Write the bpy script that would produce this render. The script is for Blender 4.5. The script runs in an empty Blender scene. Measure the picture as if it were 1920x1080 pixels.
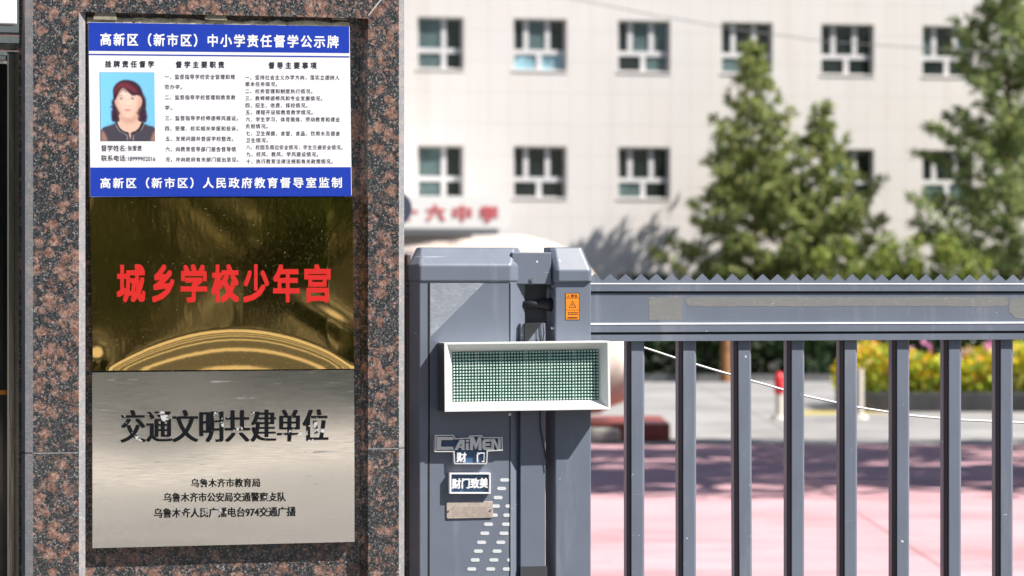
import bpy, bmesh, math, random
from mathutils import Vector, Matrix
random.seed(7)
sc = bpy.context.scene
col = sc.collection

# ------------------------------------------------------------------ camera
F = 7000.0                      # focal length in photograph pixels (1920 wide)
TH = math.radians(17.5)         # camera yaw against the gate front
EYE, D0, HOR = 1.55, 8.56, 543.0
r_ = Vector((math.cos(TH), -math.sin(TH), 0))
d_ = Vector((math.sin(TH), math.cos(TH), 0))
CAM = Vector((-math.sin(TH) * D0, -math.cos(TH) * D0, EYE))
cd = bpy.data.cameras.new('camera')
cam = bpy.data.objects.new('camera', cd)
col.objects.link(cam)
cam.location = CAM
cam.rotation_euler = (math.radians(90), 0, -TH)
cd.sensor_width = 36
cd.lens = F / 1920 * 36
cd.shift_y = (HOR - 540) / 1920
cd.clip_start, cd.clip_end = 0.1, 2000
cd.dof.use_dof = True
cd.dof.focus_distance = 8.5
cd.dof.aperture_fstop = 7.5
sc.camera = cam

# ------------------------------------------------------------------ light
S = Vector((.72, -.48, 1.0)).normalized()      # towards the sun
w = bpy.data.worlds.new("World")
sc.world = w
w.use_nodes = True
nt = w.node_tree
sky = nt.nodes.new('ShaderNodeTexSky')
sky.sky_type = 'NISHITA'
sky.sun_disc = False
sky.sun_elevation = math.asin(S.z)
sky.sun_rotation = math.atan2(S.x, S.y)
bg = nt.nodes['Background']
nt.links.new(sky.outputs[0], bg.inputs[0])
bg.inputs[1].default_value = 0.05
sl = bpy.data.lights.new('sun', 'SUN')
sl.energy = 5.0
sl.angle = math.radians(0.5)
sl.color = (1, .955, .89)
so = bpy.data.objects.new('sun', sl)
col.objects.link(so)
so.location = (20, -15, 30)
so.rotation_euler = (-S).to_track_quat('-Z', 'Y').to_euler()
sc.view_settings.view_transform = 'Standard'
sc.view_settings.look = 'None'
sc.view_settings.gamma = 1
sc.view_settings.exposure = 0.85

# ------------------------------------------------------------------ geometry helpers
UP = Vector((0, 0, 1))
def ray(px, py):
    return d_ + r_ * ((px - 960) / F) - UP * ((py - HOR) / F)
def W(px, py, y=0.0):                 # point on the plane at depth y behind the gate front
    q = ray(px, py)
    return CAM + q * ((y - CAM.y) / q.y)
def PD(px, py, dep):                  # point at a distance along the view
    return CAM + ray(px, py) * dep
def G(px, py, z=0.0):                 # point on the ground
    p = PD(px, py, (EYE - z) * F / (py - HOR))
    return p

class MB:
    def __init__(s):
        s.v, s.f, s.m = [], [], []
    def quad(s, pts, m=0):
        n = len(s.v)
        s.v += [tuple(p) for p in pts]
        s.f.append(tuple(range(n, n + len(pts))))
        s.m.append(m)
    def loops(s, ls, m=0, cap0=True, cap1=True):
        n, k = len(s.v), len(ls[0])
        for l in ls:
            s.v += [tuple(p) for p in l]
        for i in range(len(ls) - 1):
            for j in range(k):
                a = n + i * k + j
                b = n + i * k + (j + 1) % k
                s.f.append((a, b, b + k, a + k))
                s.m.append(m)
        if cap0:
            s.f.append(tuple(n + j for j in range(k))[::-1]); s.m.append(m)
        if cap1:
            s.f.append(tuple(n + (len(ls) - 1) * k + j for j in range(k))); s.m.append(m)
    def box(s, a, b, m=0):
        x0, y0, z0 = a
        x1, y1, z1 = b
        s.loops([[(x0, y0, z0), (x1, y0, z0), (x1, y1, z0), (x0, y1, z0)],
                 [(x0, y0, z1), (x1, y0, z1), (x1, y1, z1), (x0, y1, z1)]], m)
    def prism(s, poly, y0, y1, m=0):            # polygon given in photo pixels, extruded from depth y0 (front) to y1
        A = [W(x, y, y0) for x, y in poly]
        B = [(p.x, y1, p.z) for p in A]
        s.loops([A, B], m)
    def tube(s, pts, rads, n=8, m=0):
        ls = []
        for i, p in enumerate(pts):
            p = Vector(p)
            t = (Vector(pts[min(i + 1, len(pts) - 1)]) - Vector(pts[max(i - 1, 0)])).normalized()
            a = t.cross(UP if abs(t.z) < .9 else Vector((1, 0, 0))).normalized()
            b = t.cross(a)
            rr = rads[i] if isinstance(rads, (list, tuple)) else rads
            ls.append([p + (a * math.cos(2 * math.pi * j / n) + b * math.sin(2 * math.pi * j / n)) * rr for j in range(n)])
        s.loops(ls, m)
    def disc(s, c, axis, rad, depth, n=14, m=0):
        c, axis = Vector(c), Vector(axis).normalized()
        s.tube([c, c + axis * depth], rad, n, m)

def obj(name, mb, mats, parent=None, smooth=False, bevel=0, seg=2, weld=False):
    me = bpy.data.meshes.new(name)
    me.from_pydata(mb.v, [], mb.f)
    if not isinstance(mats, (list, tuple)):
        mats = [mats]
    for m in mats:
        me.materials.append(m)
    if len(mats) > 1:
        me.polygons.foreach_set('material_index', mb.m)
    bm = bmesh.new()
    bm.from_mesh(me)
    if weld:
        bmesh.ops.remove_doubles(bm, verts=bm.verts, dist=1e-5)
    bmesh.ops.recalc_face_normals(bm, faces=bm.faces)
    bm.to_mesh(me)
    bm.free()
    if smooth:
        me.polygons.foreach_set('use_smooth', [True] * len(me.polygons))
    o = bpy.data.objects.new(name, me)
    col.objects.link(o)
    if parent:
        o.parent = parent
        loc = Vector(parent.location)
        q = parent.parent
        while q:
            q = None
        o.matrix_parent_inverse = Matrix.Translation(-loc)
    if bevel:
        b = o.modifiers.new('bevel', 'BEVEL')
        b.width, b.segments, b.limit_method = bevel, seg, 'ANGLE'
        b.angle_limit = math.radians(25)
    return o
def rawobj(name, mb, mats, parent=None):        # sheets and leaves: keep the face direction given
    me = bpy.data.meshes.new(name)
    me.from_pydata(mb.v, [], mb.f)
    if not isinstance(mats, (list, tuple)):
        mats = [mats]
    for m in mats:
        me.materials.append(m)
    if len(mats) > 1:
        me.polygons.foreach_set('material_index', mb.m)
    o = bpy.data.objects.new(name, me)
    col.objects.link(o)
    if parent:
        o.parent = parent
        o.matrix_parent_inverse = Matrix.Translation(-Vector(parent.location))
    return o
def tag(o, label=None, cat=None, group=None, kind=None):
    if label: o['label'] = label
    if cat: o['category'] = cat
    if group: o['group'] = group
    if kind: o['kind'] = kind
    return o
def thing(name, loc, label, cat, group=None):
    o = bpy.data.objects.new(name, None)
    col.objects.link(o)
    o.location = loc
    o.empty_display_size = .1
    return tag(o, label, cat, group)

# ------------------------------------------------------------------ material helpers
class NT:
    def __init__(s, name):
        s.mat = bpy.data.materials.new(name)
        s.mat.use_nodes = True
        s.t = s.mat.node_tree
        s.b = s.t.nodes['Principled BSDF']
        s.co = s.t.nodes.new('ShaderNodeTexCoord').outputs['Object']
    def n(s, kind, **kw):
        nd = s.t.nodes.new(kind)
        for k, v in kw.items():
            setattr(nd, k, v)
        return nd
    def put(s, sock, val):
        if hasattr(val, 'is_linked'):
            s.t.links.new(val, sock)
        else:
            sock.default_value = val
    def noise(s, scale, detail=4, rough=.5, co=None, dist=0):
        nd = s.n('ShaderNodeTexNoise')
        s.put(nd.inputs['Vector'], co or s.co)
        nd.inputs['Scale'].default_value = scale
        nd.inputs['Detail'].default_value = detail
        nd.inputs['Roughness'].default_value = rough
        nd.inputs['Distortion'].default_value = dist
        return nd
    def vor(s, scale, co=None, feature='F1'):
        nd = s.n('ShaderNodeTexVoronoi', feature=feature)
        s.put(nd.inputs['Vector'], co or s.co)
        nd.inputs['Scale'].default_value = scale
        return nd
    def ramp(s, fac, stops, interp='LINEAR'):
        nd = s.n('ShaderNodeValToRGB')
        nd.color_ramp.interpolation = interp
        el = nd.color_ramp.elements
        while len(el) < len(stops):
            el.new(.5)
        for e, (p, c) in zip(el, stops):
            e.position = p
            e.color = (c, c, c, 1) if isinstance(c, (int, float)) else (*c, 1)
        s.put(nd.inputs[0], fac)
        return nd.outputs[0]
    def mix(s, fac, a, b, blend='MIX'):
        nd = s.n('ShaderNodeMix', data_type='RGBA', blend_type=blend)
        s.put(nd.inputs[0], fac)
        for i, v in ((6, a), (7, b)):
            if isinstance(v, tuple) and len(v) == 3:
                v = (*v, 1)
            s.put(nd.inputs[i], v)
        return nd.outputs[2]
    def math(s, op, a, b=0.0):
        nd = s.n('ShaderNodeMath', operation=op)
        s.put(nd.inputs[0], a)
        s.put(nd.inputs[1], b)
        return nd.outputs[0]
    def map(s, scale=(1, 1, 1), rot=(0, 0, 0), loc=(0, 0, 0)):
        nd = s.n('ShaderNodeMapping')
        s.t.links.new(s.co, nd.inputs[0])
        nd.inputs['Scale'].default_value = scale
        nd.inputs['Rotation'].default_value = rot
        nd.inputs['Location'].default_value = loc
        return nd.outputs[0]
    def bump(s, h, strength=.3, dist=.002):
        nd = s.n('ShaderNodeBump')
        nd.inputs['Strength'].default_value = strength
        nd.inputs['Distance'].default_value = dist
        s.put(nd.inputs['Height'], h)
        s.t.links.new(nd.outputs[0], s.b.inputs['Normal'])
    def set(s, **kw):
        names = dict(c='Base Color', r='Roughness', m='Metallic', spec='Specular IOR Level', coat='Coat Weight', coatr='Coat Roughness')
        for k, v in kw.items():
            if isinstance(v, tuple) and len(v) == 3:
                v = (*v, 1)
            s.put(s.b.inputs[names[k]], v)
        return s

def simple(name, c, r=.5, m=0, var=.12, scale=30, spec=.5):
    t = NT(name)
    f = t.noise(scale, 5, .6).outputs[0]
    lo = tuple(x * (1 - var) for x in c)
    hi = tuple(min(1, x * (1 + var)) for x in c)
    t.set(c=t.ramp(f, [(.3, lo), (.7, hi)]), r=r, m=m, spec=spec)
    return t.mat

def granite(name, rough, lighten=0.0):
    t = NT(name)
    def warp(co, scale, amt, det):
        nz = t.noise(scale, det, .65, co)
        va = t.n('ShaderNodeVectorMath', operation='SUBTRACT')
        t.put(va.inputs[0], nz.outputs['Color']); va.inputs[1].default_value = (.5, .5, .5)
        vs = t.n('ShaderNodeVectorMath', operation='SCALE')
        t.put(vs.inputs[0], va.outputs[0]); vs.inputs['Scale'].default_value = amt
        vd = t.n('ShaderNodeVectorMath', operation='ADD')
        t.put(vd.inputs[0], co); t.put(vd.inputs[1], vs.outputs[0])
        return vd.outputs[0]
    co = warp(warp(t.co, 60, .020, 2), 260, .012, 3)
    big = t.noise(7, 3, .5).outputs[0]
    brk = t.noise(300, 3, .7).outputs[0]
    fine = t.noise(430, 4, .75).outputs[0]
    mid = t.noise(130, 4, .7).outputs[0]
    flk = t.vor(330, warp(t.co, 500, .004, 2))
    sepf = t.n('ShaderNodeSeparateColor'); t.put(sepf.inputs[0], flk.outputs['Color'])
    ground = t.ramp(fine, [(.38, (.005, .006, .008)), (.52, (.026, .028, .032)), (.62, (.11, .115, .12)), (.74, (.40, .40, .40))])
    ground = t.mix(t.ramp(sepf.outputs[0], [(.80, 0.0), (.84, .75)]), ground, t.ramp(sepf.outputs[1], [(0, (.07, .075, .08)), (.6, (.22, .21, .21)), (1, (.50, .46, .44))]))
    base = t.ramp(mid, [(.30, (.13, .058, .042)), (.46, (.33, .185, .14)), (.58, (.50, .32, .26)), (.72, (.66, .55, .49))])
    dark = t.ramp(fine, [(.36, .12), (.50, .85), (.6, 1.0)])
    blob = t.mix(.85, base, t.mix(1.0, base, dark, 'MULTIPLY'))
    c = ground
    for sc_, thr, rad in ((90, .56, .40), (38, .46, .44)):
        v = t.vor(sc_, co)
        sep = t.n('ShaderNodeSeparateColor')
        t.put(sep.inputs[0], v.outputs['Color'])
        pick = t.math('GREATER_THAN', t.math('ADD', sep.outputs[0], t.math('MULTIPLY', t.math('SUBTRACT', big, .5), 1.3)), thr)
        dd = t.math('ADD', v.outputs['Distance'], t.math('MULTIPLY', t.math('SUBTRACT', brk, .5), .7))
        inside = t.ramp(dd, [(rad - .12, 1.0), (rad + .14, 0.0)])
        c = t.mix(t.math('MULTIPLY', pick, inside), c, t.mix(t.math('MULTIPLY', sep.outputs[1], .7), blob, t.mix(1.0, blob, (.42, .32, .30), 'MULTIPLY')))
    if lighten:
        c = t.mix(lighten, c, (.42, .42, .44))
    t.set(c=c, r=rough, spec=.5)
    if not lighten:
        t.set(coat=.25, coatr=.06)
    else:
        t.bump(fine, .4, .001)
    return t.mat
M = {}
M['granite'] = granite('polished_granite', .28)
M['granite_cut'] = granite('sawn_granite', .75, .55)

def paint(name, c, chips=True, r=.38):
    t = NT(name)
    f = t.noise(6, 4, .6).outputs[0]
    g = t.noise(900, 2, .5).outputs[0]
    cc = t.ramp(f, [(.3, tuple(x * .93 for x in c)), (.7, tuple(min(1, x * 1.06) for x in c))])
    if chips:
        k = t.noise(55, 3, .62).outputs[0]
        k2 = t.noise(7, 2, .5, t.map(loc=(3, 1, 7))).outputs[0]
        spot = t.math('MULTIPLY', t.ramp(k, [(.72, 0.0), (.735, 1.0)]), t.ramp(k2, [(.44, 0.0), (.52, 1.0)]))
        cc = t.mix(spot, cc, (.75, .76, .78))
        sm = t.noise(12, 5, .7, t.map(scale=(1, 1, .12), rot=(0, .5, 0))).outputs[0]
        cc = t.mix(t.ramp(sm, [(.56, 0.0), (.76, .34)]), cc, (.42, .43, .45))
        scr = t.noise(20, 2, .5, t.map(scale=(.25, 1, 9), rot=(0, .35, 0))).outputs[0]
        cc = t.mix(t.math('MULTIPLY', t.ramp(scr, [(.72, 0.0), (.76, .5)]), t.ramp(k2, [(.5, 0.0), (.6, 1.0)])), cc, (.6, .6, .62))
    rr = t.ramp(f, [(.3, r - .05), (.7, r + .08)])
    t.set(c=cc, r=rr, m=0.0, spec=.5)
    t.bump(g, .06, .0005)
    return t.mat
M['paint'] = paint('grey_powder_coat', (.156, .178, .226), r=.33)
M['paint_shade'] = paint('charcoal_shade_paint', (.06, .062, .07), False)  # grey darkened to stand in for shade
M['black'] = simple('black_rubber', (.012, .012, .014), .6)
M['groove'] = simple('shadow_gap', (.01, .011, .013), .8)
M['white_plastic'] = simple('white_plastic', (.80, .80, .78), .4, 0, .02)
M['white_print'] = simple('white_print', (.86, .84, .88), .35, 0, .015, 8)
M['white_letter'] = simple('white_lettering', (.86, .86, .88), .4, 0, .02)
M['blue_print'] = simple('blue_print', (.007, .040, .40), .35, 0, .06, 6)
M['ink'] = simple('black_ink', (.02, .016, .03), .5)
M['red_print'] = simple('red_lettering', (.62, .016, .012), .35, 0, .05)
M['edge_white'] = simple('foam_edge', (.7, .7, .7), .6)
M['steel'] = simple('bright_steel', (.62, .62, .63), .25, 1, .08)
M['navy'] = simple('navy_enamel', (.05, .11, .20), .35, 0, .1)
M['chrome'] = simple('chromed_plastic', (.78, .78, .80), .3, .35, .05)
M['tin'] = simple('etched_tin', (.56, .47, .41), .42, .3, .14, 90)
M['tin_line'] = simple('etched_line', (.42, .34, .30), .5, .2, .14, 90)
M['orange'] = simple('orange_vinyl', (.85, .25, .015), .4, 0, .05)
M['brown_ink'] = simple('brown_ink', (.08, .025, .008), .5)
M['sealant'] = simple('dried_sealant', (.30, .27, .20), .9, 0, .45, 60)
M['mortar'] = simple('joint_mortar', (.55, .55, .56), .9)

# residue film
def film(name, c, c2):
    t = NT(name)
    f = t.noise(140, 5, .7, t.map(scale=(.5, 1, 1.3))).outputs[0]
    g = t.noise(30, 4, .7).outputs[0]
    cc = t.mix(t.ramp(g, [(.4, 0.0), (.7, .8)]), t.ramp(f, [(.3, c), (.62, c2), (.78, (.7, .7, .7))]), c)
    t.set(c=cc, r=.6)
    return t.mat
M['residue'] = film('adhesive_residue', (.185, .187, .185), (.225, .22, .21))
M['dusty_lit'] = film('dusty_lit_film', (.20, .225, .27), (.32, .34, .385))  # dust tone kept pale to carry reflected light

# gold mirror sheet
t = NT('gold_mirror_steel')
sp = t.noise(230, 3, .7).outputs[0]
k2 = t.noise(5, 3, .5).outputs[0]
sp2 = t.noise(520, 2, .6).outputs[0]
spots = t.math('MAXIMUM', t.math('MULTIPLY', t.ramp(sp, [(.665, 0.0), (.73, .6)]), t.ramp(k2, [(.3, .25), (.6, 1.0)])), t.ramp(sp2, [(.60, 0.0), (.76, .22)]))
t.set(c=t.mix(spots, (.68, .48, .18), (.75, .65, .45)), m=t.math('SUBTRACT', 1.0, t.math('MULTIPLY', spots, .8)),
      r=t.math('ADD', .042, t.math('MULTIPLY', spots, .5)))
st = t.noise(9, 3, .55, t.map(scale=(1.6, 1, .6))).outputs[0]
t.bump(st, .05, .003)
M['gold'] = t.mat
# brushed silver
t = NT('brushed_silver_steel')
br = t.noise(60, 4, .7, t.map(scale=(.35, 1, 8))).outputs[0]
sc1 = t.noise(26, 3, .5, t.map(scale=(.5, 1, 7), rot=(0, .25, 0)), .8).outputs[0]
scr = t.ramp(sc1, [(.66, 0.0), (.70, .55)])
t.set(c=t.mix(scr, (.86, .845, .82), (.92, .92, .92)), m=.95, r=t.math('ADD', t.ramp(br, [(.3, .06), (.7, .12)]), t.math('MULTIPLY', scr, .3)))
t.bump(t.noise(3.2, 1.5, .4, t.map(scale=(.8, 1, 1.4))).outputs[0], .10, .006)
M['silver'] = t.mat
# worn engraved ink
t = NT('worn_engraved_ink')
wn = t.noise(24, 4, .7).outputs[0]
k = t.ramp(wn, [(.60, 0.0), (.63, 1.0)])
t.set(c=t.mix(k, (.006, .007, .009), (.85, .85, .85)), m=t.math('MULTIPLY', k, .8), r=.5, spec=.15)
M['engraved'] = t.mat
# dark mirror steel of the doorway
t = NT('stainless_tube')
t.set(c=(.34, .32, .29), m=1.0, r=.16)
t.bump(t.noise(14, 2, .5, t.map(scale=(4, 4, .3))).outputs[0], .25, .003)
M['stainless'] = t.mat
M['door_glass'] = simple('dark_door_glass', (.015, .015, .016), .06)
# led board
t = NT('led_circuit_board')
t.set(c=t.ramp(t.noise(40, 4).outputs[0], [(.3, (.018, .115, .088)), (.7, (.03, .165, .128))]), r=.5, spec=.25)
M['pcb'] = t.mat
M['led'] = simple('led_lens', (.70, .84, .77), .3)

# grounds
def ground(name, a, b, sc_=1.2, r=.9, speck=.25, joint=0):
    t = NT(name)
    f = t.noise(sc_, 6, .65).outputs[0]
    g = t.noise(60, 3, .6).outputs[0]
    c = t.ramp(f, [(.3, a), (.7, b)])
    c = t.mix(speck, c, t.ramp(g, [(.3, .35), (.7, 1.0)]), 'MULTIPLY')
    if joint:                       # slab joints, worn patches and dark stains
        bk = t.n('ShaderNodeTexBrick')
        bk.offset = 0
        t.put(bk.inputs['Vector'], t.map(rot=(0, 0, TH)))
        bk.inputs['Scale'].default_value = 1
        bk.inputs['Brick Width'].default_value = joint
        bk.inputs['Row Height'].default_value = joint
        bk.inputs['Mortar Size'].default_value = .018
        bk.inputs['Color1'].default_value = (1, 1, 1, 1)
        bk.inputs['Color2'].default_value = (.88, .88, .88, 1)
        bk.inputs['Mortar'].default_value = (.55, .53, .52, 1)
        c = t.mix(.8, c, bk.outputs[0], 'MULTIPLY')
        st_ = t.noise(.45, 5, .7, t.map(loc=(4, 9, 2))).outputs[0]
        c = t.mix(1.0, c, t.ramp(st_, [(.36, .72), (.52, 1.0)]), 'MULTIPLY')
        sp_ = t.noise(2.6, 3, .6, t.map(loc=(1, 5, 2))).outputs[0]
        c = t.mix(1.0, c, t.ramp(sp_, [(.26, .6), (.34, 1.0)]), 'MULTIPLY')
    t.set(c=c, r=r)
    return t.mat
M['pink'] = ground('pink_rubber_paving', (.61, .335, .37), (.74, .435, .465), joint=2.4)
M['concrete'] = ground('pale_concrete', (.32, .308, .30), (.42, .408, .398), joint=3.0)
M['soil'] = ground('dark_soil_and_shade', (.018, .018, .02), (.04, .036, .034))  # near-black, also stands for the shade on the ground before the school
M['street'] = ground('street_paving', (.48, .42, .35), (.58, .52, .44))
M['asphalt'] = ground('grey_asphalt', (.032, .032, .034), (.055, .054, .052))
M['earth'] = ground('earth', (.20, .19, .17), (.28, .26, .24), .1)
M['kerb'] = ground('kerb_stone', (.16, .16, .165), (.25, .25, .25), 3)
M['darkkerb'] = ground('dark_kerb_stone', (.03, .032, .036), (.09, .09, .095), 2)
M['yellow'] = ground('yellow_road_paint', (.50, .40, .12), (.58, .47, .18), 5)
M['red_granite'] = ground('red_granite', (.24, .034, .025), (.38, .07, .05), 4, .4)
M['peach'] = ground('peach_boulder', (.72, .54, .44), (.84, .72, .63), 1.6, .6)
M['rock'] = ground('grey_rock', (.30, .29, .26), (.42, .40, .36), 4)

# foliage
def leafmat(name, stops, r=.55):
    t = NT(name)
    g = t.n('ShaderNodeNewGeometry')
    t.set(c=t.ramp(g.outputs['Random Per Island'], stops, 'LINEAR'), r=r, spec=.3)
    tr = t.n('ShaderNodeBsdfTranslucent')
    t.put(tr.inputs[0], t.ramp(g.outputs['Random Per Island'], stops))
    mx = t.n('ShaderNodeMixShader')
    mx.inputs[0].default_value = .3
    t.t.links.new(t.b.outputs[0], mx.inputs[1])
    t.t.links.new(tr.outputs[0], mx.inputs[2])
    t.t.links.new(mx.outputs[0], t.t.nodes['Material Output'].inputs[0])
    return t.mat
M['needle'] = leafmat('pine_needles', [(0, (.08, .13, .045)), (.4, (.26, .33, .11)), (.85, (.52, .55, .20)), (1, (.60, .54, .23))])
M['needle_b'] = leafmat('blue_pine_needles', [(0, (.08, .14, .055)), (.4, (.27, .36, .14)), (1, (.54, .57, .23))])
M['bushleaf'] = leafmat('bush_leaves', [(0, (.13, .20, .04)), (.6, (.30, .38, .08)), (1, (.44, .42, .11))])
M['hedge'] = leafmat('shade_dark_leaves', [(0, (.012, .03, .010)), (.7, (.03, .06, .018)), (1, (.05, .08, .02))])  # near-black leaves carry the shade of the garden bed in their colour
M['streetleaf'] = leafmat('street_tree_leaves', [(0, (.06, .12, .025)), (.7, (.17, .26, .05)), (1, (.28, .33, .07))])
M['bark'] = simple('bark', (.13, .075, .045), .9, 0, .4, 12)
M['brown_bark'] = simple('orange_brown_bark', (.30, .14, .06), .9, 0, .3, 9)

# ------------------------------------------------------------------ lettering
_gc = {}
def glyphs(text):
    """Outline of a text as 2-D faces."""
    if text in _gc:
        return _gc[text]
    c = bpy.data.curves.new('text', 'FONT')
    c.body = text
    c.resolution_u = 3
    o = bpy.data.objects.new('text', c)
    col.objects.link(o)
    dg = bpy.context.evaluated_depsgraph_get()
    me = o.evaluated_get(dg).to_mesh()
    V = [(v.co.x, v.co.y) for v in me.vertices]
    Fc = [tuple(p.vertices) for p in me.polygons]
    o.evaluated_get(dg).to_mesh_clear()
    bpy.data.objects.remove(o)
    bpy.data.curves.remove(c)
    _gc[text] = (V, Fc)
    return V, Fc
def spaced(text, k):
    """The same outline with every character drawn k times as wide as its cell, so that the line is letter-spaced."""
    key = (text, k)
    if key not in _gc:
        ext = lambda q: max(v[0] for v in glyphs(q)[0]) - min(v[0] for v in glyphs(q)[0])
        adv = ext('中中') - ext('中')
        V, Fc = [], []
        for i, ch in enumerate(text):
            v, f = glyphs(ch)
            n = len(V)
            V += [(i * adv + adv / 2 + (x - adv / 2) * k, y) for x, y in v]
            Fc += [tuple(n + a for a in q) for q in f]
        _gc[key] = (V, Fc)
    return _gc[key]
def strikes(bold, flat_):
    """Shifts (in em) of the layers that make the strokes heavier; flat_ < 1 leaves the level strokes thin."""
    if bold <= 0:
        return [(0, 0)]
    n = 8 if bold > .012 else 4
    b = bold
    P = [(b, b), (-b, b), (-b, -b), (b, -b)] + ([(b, 0), (-b, 0), (0, b), (0, -b)] if n == 8 else [])
    return [(0, 0)] + [(x, y * flat_) for x, y in P]
def letters(mb, text, x0, y0, x1, y1, yp, slope=0.0, bold=0.0, flat_=1.0, m=0, lean=0.0, thick=0.0, at=None, cell=1.0):
    """Text whose ink fills the pixel box on the plane at depth yp; slope tilts the line with its board."""
    at = at or W
    V, Fc = glyphs(text) if cell == 1.0 else spaced(text, cell)
    ax, bx = min(v[0] for v in V) - bold, max(v[0] for v in V) + bold
    ay, by = min(v[1] for v in V) - bold * flat_, max(v[1] for v in V) + bold * flat_
    ed = {}
    if thick:
        for f in Fc:
            for i in range(len(f)):
                e = (f[i], f[(i + 1) % len(f)])
                ed.setdefault(tuple(sorted(e)), []).append(e)
    for k, (sx, sy) in enumerate(strikes(bold, flat_)):
        pts = []
        for x, y in V:
            u, v = (x + sx - ax) / (bx - ax), (y + sy - ay) / max(by - ay, 1e-6)
            X_ = x0 + u * (x1 - x0) + lean * v
            pts.append(at(X_, y1 + v * (y0 - y1) + slope * (X_ - x0), yp + k * .00002))
        n = len(mb.v)
        mb.v += [tuple(p) for p in pts]
        for f in Fc:
            a, b, c = (pts[f[i]] for i in range(3))
            nn = (b - a).cross(c - a)
            ff = tuple(n + i for i in f)
            mb.f.append(ff if nn.y < 0 else ff[::-1]); mb.m.append(m)
        if thick:
            base = len(mb.v)
            mb.v += [(p.x, p.y + thick, p.z) for p in pts]
            for q_, l in ed.items():
                if len(l) == 1:
                    a, b = l[0]
                    mb.f.append((n + a, n + b, base + b, base + a)); mb.m.append(m)

# ================================================================== SETTING: ground
def sheet(name, pts, mat, label=None):
    mb = MB()
    mb.quad(pts)
    o = rawobj(name, mb, mat)
    tag(o, label, None, None, 'structure')
    return o
def cf(L, dep, z):                 # point from sideways and forward distance of the camera stand
    p = CAM + r_ * L + d_ * dep
    return Vector((p.x, p.y, z))
sheet('ground', [(-900, -900, -.012), (900, -900, -.012), (900, 900, -.012), (-900, 900, -.012)], M['earth'], 'bare ground reaching the horizon')
sheet('pavement', [cf(-60, -1, -.004), cf(60, -1, -.004), cf(60, 12, -.004), cf(-60, 12, -.004)], M['asphalt'], 'grey asphalt in front of the gate')
for nm, a_, b_, mt, lb in (('reflected_band', -1.9, -1.3, 'street', 'unseen pale strip added before the gate to shape the plaque reflections'), ('reflected_band', -4.3, -3.6, 'street', 'unseen pale strip added close to the gate to shape the plaque reflections'), ('road', 1.0, 1.6, 'street', 'first unseen pale strip added to the street for the plaque reflections'), ('road', 1.6, 3.3, 'asphalt', 'first unseen dark strip added to the street for the plaque reflections'),
                           ('road', 3.3, 4, 'street', 'second unseen pale strip added to the street for the plaque reflections'), ('road', 4, 5.5, 'asphalt', 'second unseen dark strip added to the street for the plaque reflections'),
                           ('road', 5.5, 6.4, 'street', 'third unseen pale strip added to the street for the plaque reflections'), ('road', 6.4, 9, 'asphalt', 'third unseen dark strip added to the street for the plaque reflections'),
                           ('road', 9, 21, 'street', 'wide unseen pale band laid in the street to brighten the silver plaque'), ('reflected_band', 21, 40, 'asphalt', 'unseen dark band laid across the street to darken the plaque reflections')):
    zz_ = .0 if a_ < 0 else -.006  # unseen bands added to shape the reflections in the plaques
    sheet(nm, [cf(-90, -b_, zz_), cf(90, -b_, zz_), cf(90, -a_, zz_), cf(-90, -a_, zz_)], M[mt], lb)
zk = EYE * F
DP = zk / (834 - HOR)              # far edge of the pink paving
DC = zk / (716 - HOR)              # far edge of the concrete yard
sheet('plaza', [cf(-30, 11.5, .0), cf(40, 11.5, .0), cf(40, DP, .0), cf(-30, DP, .0)], M['pink'], 'pink rubber paved plaza behind the gate')
sheet('yard', [cf(-40, DP, .004), cf(60, DP, .004), cf(60, DC, .004), cf(-40, DC, .004)], M['concrete'], 'pale concrete school yard')
sheet('garden_bed', [cf(-40, DC, .008), cf(60, DC, .008), cf(60, 140, .008), cf(-40, 140, .008)], M['soil'], 'ground before the school building, its shade put into a near black soil colour')
a, b = G(1490, 779, .004), G(1668, 775, .004)
c, e = G(1668, 767, .004), G(1490, 771, .004)
sheet('yellow_line', [p + Vector((0, 0, .004)) for p in (a, b, c, e)], M['yellow'], 'worn yellow line painted on the concrete yard')

# ================================================================== granite pillar
PF = -0.12                          # face of the pillar
NB = PF + .028                      # back of the sign niche
pil = thing('granite_pillar', (W(400, 500, PF).x, .15, 0), 'tall polished brown granite pillar with a recessed niche holding the signs', 'pillar')
ZT, ZB = W(400, -330, PF).z, 0.0
def X(px, y=PF): return W(px, 600, y).x
def Zp(py, px=400, y=PF): return W(px, py, y).z
JZ = Zp(845)
mb = MB()
xl, xr = X(62), X(748)
n0, n1 = X(148), X(690)
nt_, nb_ = Zp(28), Zp(1120)
def slab(x0, x1, z0, z1):
    m_ = MB()
    m_.box((x0, PF, z0), (x1, NB + .03, z1))
    return m_
for (x0, x1) in ((xl, n0), (n1, xr)):
    obj('face_slab', slab(x0, x1, JZ + .0012, nt_ if x1 < 0 and False else ZT), M['granite'], pil)
    obj('face_slab', slab(x0, x1, ZB, JZ - .0012), M['granite'], pil)
    m_ = MB(); m_.box((x0, PF + .0008, JZ - .0012), (x1, NB, JZ + .0012))
    obj('mortar_joint', m_, M['mortar'], pil)
obj('face_slab', slab(n0, n1, nt_, ZT), M['granite'], pil)
obj('face_slab', slab(n0, n1, ZB, nb_), M['granite'], pil)
m_ = MB(); m_.box((n0 - .02, NB, nb_ - .02), (n1 + .02, NB + .02, nt_ + .02))
obj('niche_back', m_, M['granite'], pil)
# mitre line in the top right corner of the niche frame
m_ = MB(); m_.prism([(690, 29), (692, 29), (717, -2), (714, -2)], PF - .0006, PF + .002)
obj('mitre_joint', m_, M['mortar'], pil)
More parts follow.
